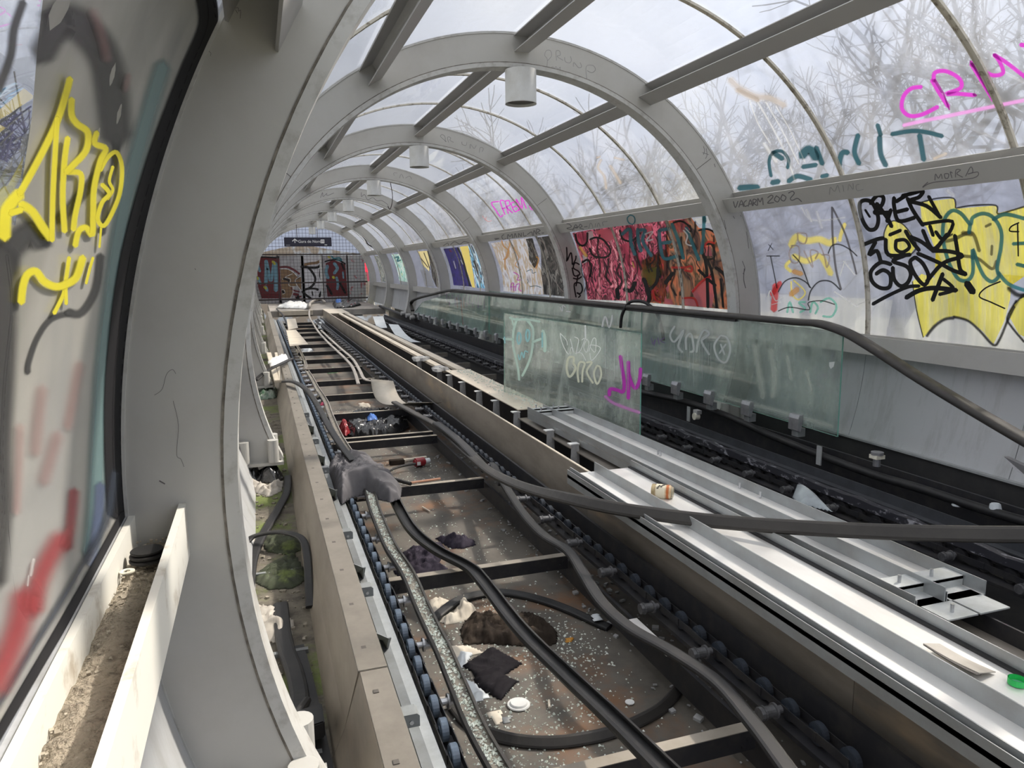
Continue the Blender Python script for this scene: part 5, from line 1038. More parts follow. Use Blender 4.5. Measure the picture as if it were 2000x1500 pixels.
strokes([(80, [(180, 520), (220, 450), (300, 480), (400, 470), (480, 500), (520, 470)]), (70, [(200, 600), (300, 640), (400, 600), (460, 680), (490, 740)]), (44, [(600, 350), (570, 430), (560, 480)]), (40, [(170, 640), (140, 680), (180, 720)]), (18, [(180, 800), (190, 900), (240, 940), (290, 880), (200, 790)])], C2, P['yellowthin'], W, crop=B_)
strokes([(16, [(230, 420), (300, 430), (290, 500), (240, 490), (230, 420)]), (16, [(180, 520), (240, 530), (240, 640), (190, 650), (165, 580), (190, 520)]), (16, [(280, 560), (350, 690), (330, 560), (390, 570), (370, 620)]), (16, [(400, 500), (440, 600), (460, 690), (480, 600), (420, 590)])], C2, P['lilac'], W, crop=B_)
strokes([(60, [(200, 720), (260, 740)]), (70, [(180, 900), (230, 860)])], C2, P['orange'], W, crop=B_)
strokes([(70, [(60, 830), (55, 900), (45, 1020)]), (50, [(30, 900), (95, 810)])], C2, P['red'], W, crop=B_)
strokes([(22, [(150, 1040), (170, 960), (195, 1040)]), (22, [(290, 960), (240, 965), (290, 1010), (250, 1040)]), (22, [(330, 1040), (350, 960), (390, 1000), (370, 1050)]), (22, [(410, 960), (480, 930), (535, 990), (500, 1070), (430, 1070)])], C2, P['mint'], W, crop=B_)
strokes([(10, [(0, 920), (20, 870), (60, 950), (110, 920)]), (8, [(30, 980), (100, 960)]), (10, [(600, 640), (560, 760)]), (12, [(590, 640), (680, 750)]), (14, [(520, 880), (700, 1000)])], C2, P['white'], W, crop=B_)
for c_, pts in ((20, [(500, 220), (505, 450), (530, 700), (570, 860)]), (18, [(505, 225), (600, 420), (660, 620), (690, 740)])): strokes([(c_, pts)], C2, P['greyink'], W, crop=B_)
strokes([(16, [(195, 590), (260, 670), (325, 845)]), (16, [(80, 880), (130, 800), (210, 770), (290, 800), (335, 850)]), (18, [(315, 945), (335, 870), (400, 800), (490, 800), (565, 865)]), (16, [(470, 580), (500, 520), (560, 510), (640, 550), (695, 600)]), (14, [(80, 1030), (170, 1000), (320, 1020), (315, 965), (420, 950), (520, 978)]), (14, [(20, 600), (70, 850)]), (14, [(-10, 600), (90, 600)]), (10, [(5, 510), (40, 550)]), (10, [(0, 560), (30, 500)])], C2, P['blacksoft'], W, crop=B_)
strokes([(40, [(300, 240), (340, 330)]), (40, [(380, 250), (420, 380)]), (60, [(700, 120), (720, 300)]), (50, [(1400, 90), (1450, 130)]), (30, [(260, 220), (350, 320), (600, 300)])], C2, P['whitefaint'], W, crop=B_)
# upper pane of the same bay
W = WIN['mid_right', 0]
strokes([(30, [(1412, 612), (1500, 592), (1650, 562), (1800, 530), (2000, 490)])], C2, P['magentapale'], W, crop=A_)
w_ = 27
strokes([(w_, [(1498, 425), (1450, 432), (1412, 470), (1404, 530), (1440, 565), (1500, 560), (1578, 522)]), (w_, [(1550, 392), (1590, 460), (1630, 520)]), (w_, [(1560, 395), (1565, 355), (1620, 348), (1685, 385), (1690, 430), (1620, 458), (1680, 458), (1757, 465)]),
  (w_, [(1742, 312), (1790, 390), (1850, 490)]), (w_, [(1745, 315), (1800, 345), (1850, 368), (1898, 355), (1880, 300), (1855, 268)]), (w_, [(1855, 268), (1920, 310), (2010, 380)]), (30, [(1985, 218), (2010, 225)])], C2, P['magenta'], W, crop=A_)
strokes([(20, [(1740, 300), (1760, 330), (1800, 400), (1850, 485)]), (12, [(1605, 450), (1635, 535)]), (18, [(1565, 390), (1600, 450)]), (20, [(1755, 460), (1765, 467)])], C2, P['magentadark'], W, crop=A_)
strokes([(22, [(765, 860), (755, 790), (775, 745), (820, 740), (850, 780), (845, 820)]), (34, [(775, 745), (820, 775)]), (60, [(915, 760), (950, 730), (985, 770)]), (30, [(920, 815), (985, 805)]), (34, [(985, 720), (1015, 800)]), (36, [(1095, 820), (1110, 750), (1140, 745)]), (34, [(1190, 660), (1172, 740), (1195, 800)]), (30, [(1285, 610), (1300, 660)]), (36, [(1295, 670), (1300, 750), (1325, 808)]), (30, [(1355, 655), (1450, 640), (1520, 645), (1600, 665)]), (36, [(1490, 660), (1500, 720), (1510, 780)])], C2, P['tealdark'], W, crop=A_)
strokes([(40, [(610, 918), (655, 914), (700, 915)]), (36, [(770, 892), (802, 886)]), (34, [(850, 885), (895, 860), (960, 878)]), (28, [(1012, 862), (1040, 855)])], C2, P['tealdark'], W, crop=A_)
strokes([(60, [(565, 390), (610, 430), (690, 470), (760, 480), (830, 515)]), (50, [(600, 440), (700, 490)]), (30, [(1560, 775), (1620, 750)])], C2, P['smear'], W, crop=A_)
strokes([(18, [(700, 500), (770, 620), (840, 760), (880, 880)]), (14, [(740, 500), (820, 640), (900, 800)]), (12, [(790, 520), (860, 640), (930, 790)]), (14, [(660, 490), (700, 600), (760, 700)]), (30, [(730, 700), (790, 790)])], C2, P['whitefaint'], W, crop=A_)
# letters on the rail above and under
RA = PUR['window_head', 0]
strokes([(9, q) for q in ([(1330, 175), (1345, 222), (1365, 172)], [(1372, 218), (1392, 165), (1408, 215)], [(1380, 200), (1402, 196)], [(1432, 165), (1412, 185), (1418, 212), (1440, 205)], [(1445, 212), (1462, 160), (1478, 208)], [(1450, 195), (1472, 192)],
  [(1485, 205), (1483, 160), (1508, 162), (1500, 182), (1486, 186), (1512, 205)], [(1518, 205), (1520, 150), (1538, 178), (1555, 145), (1562, 200)], [(1598, 145), (1625, 125), (1638, 140), (1600, 180), (1605, 188), (1645, 182)], [(1665, 130), (1650, 160), (1675, 178), (1690, 150), (1665, 130)],
  [(1712, 120), (1700, 155), (1725, 170), (1740, 140), (1712, 120)], [(1760, 108), (1790, 95), (1805, 112), (1775, 150), (1790, 165), (1830, 150), (1862, 175)])], CT, P['pencil'], RA, 'handwriting', Cc)
strokes([(5, [(1565, 880), (1568, 850), (1582, 870), (1595, 850), (1600, 872)]), (5, [(1615, 870), (1612, 850), (1632, 850), (1628, 870), (1615, 870)]), (5, [(1650, 845), (1640, 840), (1648, 868)]), (5, [(1665, 865), (1668, 830), (1690, 830), (1672, 848), (1700, 865)]), (5, [(1715, 860), (1740, 815), (1750, 840), (1725, 850), (1775, 840), (1750, 870), (1560, 890), (1505, 915), (1530, 890)])], CT, P['pencil'], RA, 'handwriting', A_)
strokes([(4, [(1050, 950), (1055, 915), (1075, 935), (1090, 905), (1100, 940)]), (4, [(1120, 935), (1115, 905)]), (4, [(1140, 930), (1145, 900), (1165, 925), (1165, 895)]), (4, [(1195, 900), (1180, 905), (1185, 930), (1215, 925)])], CT, P['pencil2'], RA, 'handwriting', A_)
RA = PUR['window_head', 1]
strokes([(9, [(1035, 1185), (1060, 1190), (1080, 1215), (1035, 1230), (1070, 1240), (1110, 1235)]), (9, [(1090, 1255), (1120, 1195), (1140, 1225), (1110, 1222), (1150, 1215), (1165, 1190), (1185, 1210), (1160, 1225), (1200, 1240)]), (9, [(1205, 1217), (1235, 1212)])], CT, P['pencil'], RA, 'handwriting', E_)
strokes([(8, [(1250, 1230), (1265, 1180), (1285, 1200), (1290, 1225)]), (8, [(1310, 1220), (1315, 1180)]), (8, [(1330, 1215), (1345, 1175), (1360, 1210)]), (8, [(1390, 1205), (1385, 1170), (1415, 1165), (1430, 1160)])], CT, P['pencil2'], RA, 'handwriting', E_)
strokes([(14, [(1655, 1100), (1625, 1130), (1640, 1175), (1680, 1190), (1700, 1155), (1690, 1115), (1655, 1100)])], CT, P['teal'], RA, 'graffiti', E_)
RA = PUR['window_head', 2]
strokes([(9, [(330, 1330), (375, 1328), (335, 1340)]), (9, [(420, 1290), (400, 1310), (415, 1340), (440, 1330)]), (9, [(455, 1335), (460, 1290), (480, 1310), (500, 1285), (505, 1325)]), (9, [(520, 1320), (530, 1280), (545, 1318)]), (9, [(565, 1315), (565, 1280), (590, 1310), (590, 1275)]), (9, [(610, 1270), (615, 1305), (640, 1300)]), (9, [(650, 1290), (690, 1265), (700, 1300)]), (9, [(710, 1300), (715, 1250), (740, 1290), (740, 1240), (775, 1250), (750, 1270), (775, 1285)]), (9, [(790, 1277), (812, 1275)])], CT, P['pencil'], RA, 'handwriting', E_)
strokes([(8, [(830, 650), (870, 625), (880, 645)]), (8, [(900, 640), (940, 610), (990, 635), (1030, 610), (1080, 620)])], CT, P['pencil'], PUR['window_head', 3], 'handwriting', F_)
# bay 1: red-pink mural with teal letters
W = WIN['low_right', 1]
fills([[(70, 420), (180, 400), (400, 370), (800, 325), (800, 960), (190, 940), (150, 700), (110, 540)]], C2, P['pinkmural'], W, crop=Cc)
fills([[(600, 640), (780, 560), (880, 470), (1060, 380), (1180, 400), (1240, 560), (1290, 750), (1310, 1020), (900, 985), (680, 965), (640, 800)], [(800, 330), (1000, 300), (1060, 380), (880, 470), (800, 560)]], C2, P['brownmural'], W, crop=Cc)
fills([[(1000, 870), (1080, 800), (1160, 720), (1180, 900), (1160, 1005), (1060, 995)], [(790, 930), (850, 940), (860, 980), (790, 975)], [(930, 930), (1020, 930), (1050, 995), (930, 985)], [(1100, 530), (1150, 520), (1165, 600), (1100, 600)], [(630, 380), (690, 360), (700, 440), (650, 470)], [(250, 400), (370, 385), (400, 470), (300, 500)], [(800, 850), (830, 820), (820, 900)]], C2, P['pink'], W, crop=Cc)
fills([[(80, 440), (180, 405), (190, 480), (150, 530), (110, 500)], [(440, 380), (580, 360), (600, 420), (480, 480)], [(820, 320), (960, 310), (1010, 400), (900, 420)], [(440, 520), (520, 480), (560, 600), (500, 700)], [(560, 540), (620, 600), (600, 760), (540, 700)]], C2, paint('pink_mid', (.62, .12, .20), .3, .8, .6, streak=.5), W, crop=Cc)
fills([[(180, 410), (230, 405), (240, 470), (200, 470)], [(1020, 310), (1160, 285), (1180, 340), (1060, 350)], [(150, 590), (190, 600), (200, 640), (160, 660)]], C2, P['white'], W, crop=Cc)
fills([[(590, 680), (740, 640), (780, 720), (700, 860), (640, 850), (600, 780)]], C2, paint('olive_smoke', (.28, .30, .06), .9, .6, .5), W, crop=Cc, feather=1)
rnd = random.Random(12); dr = []
for k in range(34):
    x = 150+k*34+rnd.uniform(-12, 12); y = 420-(x-150)*.11+rnd.uniform(0, 330); L = rnd.uniform(90, 330); y2 = min(y+L, 930+(x-150)*.07)
    dr.append((rnd.choice([9, 12, 16, 22, 30]), [(x, y), (x+rnd.uniform(-28, 28), y+(y2-y)*.35), (x+rnd.uniform(-24, 34), y+(y2-y)*.7), (x+rnd.uniform(-10, 30), y2)]))
strokes(dr, C2, P['blacksoft'], W, crop=Cc)
strokes([(16, q) for q in ([(95, 430), (110, 490), (150, 520), (185, 490), (190, 420)], [(210, 470), (260, 455), (320, 480), (370, 560), (330, 610), (240, 600), (205, 540)], [(150, 650), (190, 630), (220, 680), (210, 760)], [(440, 400), (470, 470), (540, 480), (600, 420)], [(1060, 400), (1130, 390), (1200, 440), (1230, 560)], [(1090, 520), (1160, 510), (1180, 610), (1100, 620), (1090, 520)], [(860, 340), (930, 330), (1000, 390), (960, 430)])], C2, P['black'], W, crop=Cc)
strokes([(24, [(1095, 590), (1120, 700), (1130, 1000)]), (24, [(1100, 600), (1160, 720), (1200, 1000)]), (24, [(1060, 710), (1130, 780), (1190, 830)]), (26, [(1190, 690), (1260, 750), (1290, 860)]), (20, [(1230, 780), (1250, 1000)]), (40, [(1280, 640), (1292, 800), (1302, 1010)]), (34, [(800, 810), (855, 735)]), (34, [(630, 780), (670, 900), (665, 960)]), (26, [(740, 700), (730, 800), (670, 870)]), (34, [(420, 860), (430, 930)]), (34, [(480, 860), (530, 870), (560, 810)])], C2, P['black'], W, crop=Cc)
strokes([(24, [(1010, 880), (1080, 800), (1150, 760)]), (24, [(850, 690), (950, 690), (1000, 680), (1000, 720), (950, 710)]), (20, [(930, 930), (1020, 930), (1050, 990)]), (22, [(700, 870), (720, 940), (760, 960)]), (22, [(1180, 500), (1130, 490), (1100, 530)])], C2, P['red'], W, crop=Cc)
w_ = 38
strokes([(w_, [(460, 430), (520, 390), (530, 500), (560, 590)]), (w_, [(580, 390), (590, 500), (610, 560)]), (w_, [(590, 400), (640, 400), (620, 480), (690, 600)]), (w_, [(750, 400), (760, 520), (790, 620), (890, 600)]), (w_, [(750, 400), (830, 385)]), (w_, [(770, 500), (840, 490)]), (w_, [(850, 350), (900, 480), (940, 620)]), (w_, [(960, 380), (1000, 480), (1060, 630)]), (w_, [(1100, 300), (1095, 450), (1080, 580)]), (40, [(1100, 290), (1105, 330)])], C2, P['teal'], W, crop=Cc)
strokes([(14, [(640, 430), (700, 410), (650, 480), (700, 470)]), (14, [(940, 400), (970, 440), (960, 500), (1000, 520)]), (10, [(950, 380), (990, 420)])], C2, P['white'], W, crop=Cc)
strokes([(34, [(180, 600), (130, 530)]), (14, [(540, 650), (555, 690)])], C2, P['yellowthin'], W, crop=Cc)
W = WIN['mid_right', 1]
strokes([(50, [(1370, 560), (1340, 640), (1400, 720), (1420, 840)]), (60, [(1460, 620), (1520, 720), (1560, 790)]), (40, [(1500, 540), (1590, 560)]), (40, [(1330, 540), (1360, 530)])], C2, P['smear'], W, crop=E_)
# bay 2: pale / tan left part, black right part; magenta on the pane above
W = WIN['low_right', 2]
fills([[(355, 450), (620, 410), (800, 390), (860, 500), (930, 700), (970, 1050), (740, 1045), (500, 1010), (480, 800), (420, 620)]], C2, P['palewash'], W, crop=D_, feather=0)
fills([[(760, 400), (840, 390), (870, 500), (910, 600), (900, 700), (860, 740), (800, 640), (790, 500)], [(890, 385), (1060, 360), (1120, 470), (1200, 700), (1260, 1080), (970, 1050), (940, 800), (940, 600), (930, 450)]], C2, P['blackmural'], W, crop=D_)
strokes([(22, [(480, 420), (500, 480), (560, 540), (540, 620), (500, 640)]), (22, [(580, 430), (560, 520), (520, 640), (520, 760)]), (16, [(620, 500), (680, 620), (640, 700), (700, 760)]), (30, [(885, 610), (910, 640), (880, 740)])], C2, P['orange'], W, crop=D_)
strokes([(12, [(620, 790), (680, 830), (660, 880), (700, 880)]), (12, [(590, 1000), (590, 930), (620, 920), (620, 1010)]), (12, [(640, 1010), (650, 940), (690, 930), (680, 990), (730, 1020)]), (10, [(580, 960), (650, 960)])], C2, P['magenta'], W, crop=D_)
strokes([(10, [(770, 780), (830, 760), (840, 800), (880, 790)]), (10, [(810, 960), (880, 950), (940, 970)]), (10, [(780, 870), (790, 900), (780, 920)])], C2, P['tealdark'], W, crop=D_)
strokes([(12, [(920, 400), (980, 470), (1010, 640)]), (10, [(1110, 900), (1180, 1000), (1250, 1050)])], C2, P['lilac'], W, crop=D_)
W = WIN['mid_right', 2]
strokes([(15, q) for q in ([(370, 968), (300, 982), (340, 1050), (385, 1115), (412, 1098)], [(420, 960), (385, 968), (430, 1095)], [(400, 1040), (435, 1030)], [(430, 965), (465, 1085)], [(432, 965), (470, 960), (478, 1000), (450, 1025), (505, 1078)], [(545, 975), (492, 985), (525, 1065), (572, 1045)], [(505, 1025), (550, 1010)],
  [(570, 1055), (540, 945), (600, 1035), (590, 925), (640, 1035)], [(610, 910), (665, 985), (640, 900)], [(665, 985), (690, 1045), (730, 1035)])], C2, P['magenta'], W, crop=E_)
strokes([(8, [(1210, 360), (1260, 410), (1300, 405)]), (8, [(1250, 370), (1240, 400)])], C2, paint('faint_red', (.7, .25, .25), .5, .6, .3), W, crop=F_)
# bay 3: navy, yellow, blue
W = WIN['low_right', 3]
fills([[(830, 680), (960, 665), (1010, 800), (1060, 950), (1110, 1050), (930, 1035), (900, 880)]], C2, P['navy'], W, crop=F_)
fills([[(1070, 650), (1160, 645), (1220, 780), (1260, 920), (1290, 1070), (1160, 1060), (1120, 900), (1090, 760)]], C2, P['bluemix'], W, crop=F_)
fills([[(990, 660), (1070, 650), (1095, 800), (1130, 1000), (1140, 1060), (1110, 1055), (1060, 900), (1020, 760)]], C2, paint('yellow_flat', (.80, .66, .18), .2, .95, .6), W, crop=F_)
strokes([(20, [(970, 670), (1010, 760), (1050, 900), (1090, 1040)]), (16, [(1180, 780), (1220, 900), (1250, 970)]), (16, [(1130, 800), (1170, 930)])], C2, P['black'], W, crop=F_)
strokes([(14, [(930, 800), (950, 870)]), (12, [(1000, 790), (1020, 830)])], C2, P['white'], W, crop=F_); strokes([(10, [(890, 690), (910, 710)]), (10, [(1150, 850), (1170, 930)])], C2, P['red'], W, crop=F_)
W = WIN['low_right', 4]
fills([[(580, 705), (670, 700), (700, 800), (690, 900), (620, 830)]], C2, paint('cream_yellow', (.84, .72, .35), .4, .9, .6), W, crop=F_)
fills([[(670, 700), (740, 695), (800, 820), (825, 1000), (830, 1055), (760, 1050), (720, 960), (700, 830)]], C2, P['blackmural'], W, crop=F_)
fills([[(600, 880), (690, 900), (740, 1050), (650, 1045)]], C2, paint('grey_wash', (.30, .31, .33), .4, .8, .4), W, crop=F_)
strokes([(8, [(600, 760), (680, 860)]), (8, [(640, 720), (700, 880)])], C2, P['black'], W, crop=F_)
fills([[(320, 735), (440, 725), (500, 830), (535, 1015), (400, 990), (370, 860)]], C2, P['mint2'], WIN['low_right', 5], crop=F_)
fills([[(400, 990), (535, 1015), (540, 1045), (410, 1035)]], C2, paint('grey_patch', (.3, .32, .33), .4, .8, .4), WIN['low_right', 5], crop=F_)
strokes([(20, [(350, 770), (390, 760), (380, 800), (410, 790)])], C2, P['teal'], WIN['low_right', 5], crop=F_)
fills([[(150, 750), (220, 748), (290, 850), (315, 1010), (220, 1000), (190, 860)]], C2, paint('slate_mix', (.2, .2, .2), .2, .95, .5, ramp=[(.60, .62, .50), (.06, .08, .10), (.55, .56, .48), (.08, .09, .14)], rscale=7), WIN['low_right', 6], crop=F_)
fills([[(20, 760), (80, 758), (120, 850), (140, 912), (70, 905), (45, 850)]], C2, P['hotred'], WIN['low_right', 7], crop=F_)
fills([[(70, 905), (140, 912), (155, 1000), (90, 995)]], C2, paint('wine_patch', (.22, .03, .06), .2, .95, .4), WIN['low_right', 7], crop=F_)
strokes([(12, [(10, 530), (60, 580), (100, 640), (190, 690)]), (10, [(60, 560), (130, 620)])], C2, P['black'], WIN['mid_right', 6], crop=F_)
# ---- loose sheet and balustrade glass
G_ = (950, 550, 5)
w_ = 32
strokes([(w_, [(380, 360), (450, 450), (455, 560), (440, 700), (400, 820), (350, 920)]), (w_, [(300, 360), (265, 480), (262, 620), (290, 760), (310, 860), (320, 960)]), (w_, [(230, 350), (280, 370), (400, 370), (520, 390)]), (20, [(240, 350), (270, 440)]), (34, [(170, 560), (255, 565)]), (34, [(455, 590), (530, 560)]), (46, [(550, 480), (570, 560), (570, 680)])], S1, P['palegreen'], G1, crop=G_)
strokes([(24, [(310, 500), (300, 560), (315, 610), (335, 570), (330, 510), (310, 500)]), (24, [(395, 470), (385, 530), (400, 585), (420, 540), (415, 480), (395, 470)]), (16, [(310, 715), (325, 765), (345, 690), (365, 745), (375, 680), (405, 690)]), (20, [(545, 500), (545, 640)]), (20, [(175, 540), (180, 600)])], S1, P['paleblue'], G1, crop=G_)
strokes([(9, [(720, 505), (740, 600), (800, 710), (830, 640), (850, 690), (820, 560)]), (9, [(720, 505), (780, 570), (790, 620)]), (9, [(860, 540), (900, 570), (880, 690), (920, 670), (960, 560), (930, 570)]), (9, [(980, 560), (950, 640), (980, 690), (1000, 600), (980, 560)]), (9, [(1000, 680), (1040, 560), (1070, 570), (1060, 690), (1010, 620), (1115, 650), (1030, 770), (1010, 700)]), (9, [(870, 700), (930, 700), (970, 770)])], S1, P['white'], G1, crop=G_)
strokes([(30, [(850, 800), (850, 740), (800, 750), (785, 860), (815, 930), (870, 850), (850, 800)]), (26, [(900, 980), (890, 880), (910, 790), (960, 800), (940, 870), (935, 980)]), (26, [(980, 790), (1030, 790), (980, 880), (1040, 990)]), (26, [(1080, 820), (1050, 900), (1080, 1000), (1120, 920), (1110, 840), (1080, 820)])], S1, P['cream'], G1, crop=G_)
strokes([(46, [(1308, 730), (1325, 850), (1345, 980), (1335, 1075), (1280, 1060), (1210, 1050), (1200, 1110)]), (46, [(1385, 785), (1390, 960), (1385, 1140)]), (46, [(1390, 900), (1420, 1000), (1460, 1040), (1495, 960), (1505, 850)])], S1, P['magenta'], G1, crop=G_)
strokes([(50, [(1160, 1120), (1230, 1180), (1350, 1230), (1495, 1280)])], S1, P['magentapale'], G1, crop=G_)
strokes([(18, [(965, 430), (968, 560)])], S1, P['white'], G1, crop=G_)
strokes([(9, [(1160+k*70+(k*37) % 20, 520+(k*53) % 300), (1165+k*70+(k*37) % 20, 900+(k*53) % 300)]) for k in range(5)], S1, P['whitefaint'], G1, 'drips', crop=G_)
J_ = (1200, 600, 4); w_ = 24
strokes([(w_, [(470, 150), (435, 220), (470, 270), (540, 180), (500, 300), (530, 350)]), (w_, [(560, 330), (560, 240), (600, 210), (620, 330), (590, 350)]), (w_, [(640, 350), (660, 250), (700, 180), (740, 210), (680, 260), (740, 370)]), (w_, [(830, 220), (780, 300), (810, 400), (870, 430), (905, 330), (880, 240), (830, 220)]), (20, [(820, 360), (870, 290)]), (20, [(830, 290), (860, 370)])], S2, P['ghost'], G2, crop=J_)
strokes([(20, [(470, 150), (435, 220), (470, 270), (540, 180)]), (20, [(560, 330), (560, 240), (600, 210), (620, 330)]), (18, [(660, 250), (700, 180), (740, 210), (680, 260)]), (18, [(830, 220), (780, 300), (810, 400), (870, 430), (905, 330), (880, 240), (830, 220)])], S2, P['ghost'], G2, crop=J_)
strokes([(5, [(440+k*24+(k*17) % 11, 280), (441+k*24+(k*17) % 11, 380+(k*71) % 260)]) for k in range(14)], S2, P['whitefaint'], G2, 'drips', crop=J_)
strokes([(8, [(290, 240), (300, 290), (320, 250), (310, 300)]), (8, [(340, 240), (350, 290)]), (8, [(390, 240), (360, 260), (395, 280)])], S2, P['violet'], G2, crop=J_)
fills([[(1678, 430), (1722, 425), (1712, 465), (1690, 482), (1678, 460)]], S2, paint('sticker_rest', (.55, .58, .57), .1, .95, .2), G2, crop=J_, name='sticker_remnant')
strokes([(80, [(1100, 300), (1130, 500), (1160, 700)]), (70, [(1220, 330), (1250, 560), (1230, 700)]), (50, [(1350, 380), (1380, 560)]), (60, [(820, 690), (1000, 740), (1200, 790), (1450, 860), (1700, 930)]), (40, [(1500, 500), (1540, 650)])], S2, paint('chalky_bloom', (.62, .66, .58), .95, .38, .3), G2, 'grime', crop=J_)
K_ = (950, 550, 5)
strokes([(14, [(720, 250), (740, 290), (745, 230), (770, 250)]), (14, [(780, 290), (820, 295)]), (20, [(1130, 440), (1160, 340), (1200, 450), (1230, 330)])], S3, P['white'], G3, crop=K_)
strokes([(12, [(1100+k*45, 300+(k*31) % 40), (1100+k*45, 420+(k*31) % 40)]) for k in range(9)], S3, P['whitefaint'], G3, crop=K_)
L_ = (700, 350, 5)
strokes([(14, [(860+k*28, 1120+(k*23) % 40), (862+k*28, 1200+(k*37) % 70)]) for k in range(15)], S4, P['violet2'], G4, crop=L_)
strokes([(12, [(960, 1160), (970, 1260)]), (12, [(1000, 1180), (1010, 1290), (1020, 1420)]), (12, [(1030, 1160), (1030, 1260)])], S4, P['red'], G4, crop=L_)
strokes([(8, [(560, 1230), (700, 1240), (850, 1290), (1000, 1330), (1150, 1370), (1260, 1400)])], S4, P['whitefaint'], G4, crop=L_)
# ---- near left pane: sprayed all over
W = WIN['low_left', -1]; CL = Cyl(2.0085)
def cylL(q):                                                  # left side: first hit on the tube wall for rays going left
    v = ray(q); a = v.x*v.x+v.z*v.z; b = CAM.x*v.x+CAM.z*v.z; c = CAM.x**2+CAM.z**2-2.012**2
    return CAM+v*((-b+math.sqrt(b*b-a*c))/a)
fills([[(88, -40), (420, -40), (416, 60), (382, 160), (328, 300), (285, 450), (262, 567), (241, 733), (236, 867), (243, 1010), (180, 1120), (60, 1330), (-60, 1540), (-60, 420), (30, 440), (62, 230)]], C2, P['nearbase'], W)
sA = (0, 0, 2.857)
strokes([(260, [(290, 90), (450, 150), (570, 300), (620, 500), (645, 760)]), (220, [(230, 300), (330, 120)]), (60, [(650, 760), (640, 900), (600, 1100), (570, 1300)])], C2, P['nearcharcoal'], W, crop=sA)
strokes([(80, [(160, 590), (230, 400), (250, 250), (300, 100)])], C2, P['nearcharcoal'], W, crop=(-60, -30, 2.857))
strokes([(200, [(40, 1520), (60, 1400), (160, 1300), (240, 1340)]), (90, [(330, 1230), (480, 1060), (560, 960)])], C2, P['nearcharcoal'], W, crop=sA)
sB = (0, 500, 3)
strokes([(230, [(10, 0), (20, 300), (10, 700), (-10, 1100), (-10, 1500), (-40, 1900)]), (20, [(40, 0), (70, 300), (30, 700), (10, 1100), (20, 1500), (-20, 1900)]), (70, [(590, 0), (560, 200), (480, 330), (400, 330)]), (50, [(420, 330), (300, 370), (220, 480), (170, 620), (165, 680)])], C2, P['nearcharcoal'], W, crop=sB)
strokes([(52, [(318, 130), (288, 230), (258, 340), (238, 430), (220, 560), (203, 700), (193, 850), (186, 990), (176, 1080)])], C2, P['nearteal'], W)
strokes([(34, [(196, 950), (192, 1010), (178, 1100)])], C2, P['nearblue'], W)
strokes([(30, [(352, 180), (306, 320), (276, 440), (250, 560), (231, 700), (221, 850), (222, 985)])], C2, P['neargreen'], W)
strokes([(40, [(396, -20), (404, 50), (364, 150), (308, 300), (264, 450), (240, 567), (222, 733), (220, 867), (226, 1000)]), (24, [(410, -20), (415, 50), (375, 150), (320, 300), (276, 450), (252, 567), (233, 733), (230, 867), (236, 1000)])], C2, P['nearblack'], W, name='rubber_seal')
strokes([(22, [(243, 1005), (205, 1075), (120, 1225), (0, 1430), (-60, 1540)])], C2, P['nearblack'], W, name='rubber_seal')
sD = (0, 900, 2.5)
strokes([(70, [(560, 60), (520, 300), (420, 480), (280, 720), (120, 980), (-40, 1250)])], C2, paint('dark_blend', (.04, .05, .07), .95, .7, .04), W, crop=sD)
strokes([(90, [(365, 150), (350, 300), (330, 420)]), (170, [(300, 380), (240, 480), (190, 600), (170, 720)]), (220, [(120, 660), (100, 780), (60, 900), (-20, 1100)])], C2, P['nearred'], W, crop=sD)
strokes([(120, [(250, 780), (230, 950), (210, 1150)]), (110, [(470, 640), (430, 850), (400, 1000)]), (90, [(120, 1000), (110, 1300), (100, 1500)]), (130, [(340, 1050), (260, 1320)])], C2, P['nearpink'], W, crop=sB)
strokes([(90, [(520, 60), (570, 200), (600, 330)]), (60, [(700, 500), (720, 420)])], C2, P['nearpink'], W, crop=sA)
strokes([(26, [(165, 480), (150, 560)]), (16, [(140, 560), (135, 610)])], C2, P['whitefaint'], W, crop=sD)
yl = 66
strokes([(54, [(390, 440), (370, 520), (310, 700), (200, 920), (110, 1080)]), (96, [(110, 1080), (50, 1150), (30, 1200), (25, 1320)]), (yl, [(120, 1140), (180, 1180), (240, 1270), (285, 1330)]), (42, [(320, 660), (305, 900), (295, 1100), (290, 1340)]), (50, [(60, 1190), (120, 1170)]),
  (52, [(400, 555), (400, 640), (430, 690), (490, 740), (480, 840), (410, 920), (370, 960)]), (46, [(378, 770), (360, 900), (350, 1100), (360, 1290)]), (44, [(380, 960), (450, 970), (450, 1060), (420, 1200), (410, 1280)]), (46, [(420, 1370), (440, 1290), (480, 1270), (515, 1310), (520, 1200), (525, 1050), (560, 900), (590, 830), (530, 800), (540, 740)]),
  (34, [(560, 950), (600, 880), (650, 850), (680, 930), (670, 1070), (630, 1180), (580, 1260), (545, 1220), (570, 1130), (610, 1080), (570, 1030)]), (24, [(630, 930), (610, 1010), (630, 1060), (600, 1110)]), (18, [(565, 1260), (555, 1380)])], C2, P['yellow2'], W, crop=sA)
strokes([(62, [(125, 270), (135, 180), (160, 110), (210, 90), (260, 150), (330, 180), (400, 160), (450, 120), (485, 10)]), (34, [(405, 10), (385, 150), (370, 230), (318, 335)]), (30, [(385, 180), (388, 280)]), (24, [(545, 10), (525, 80), (505, 160)])], C2, P['yellow2'], W, crop=sB)
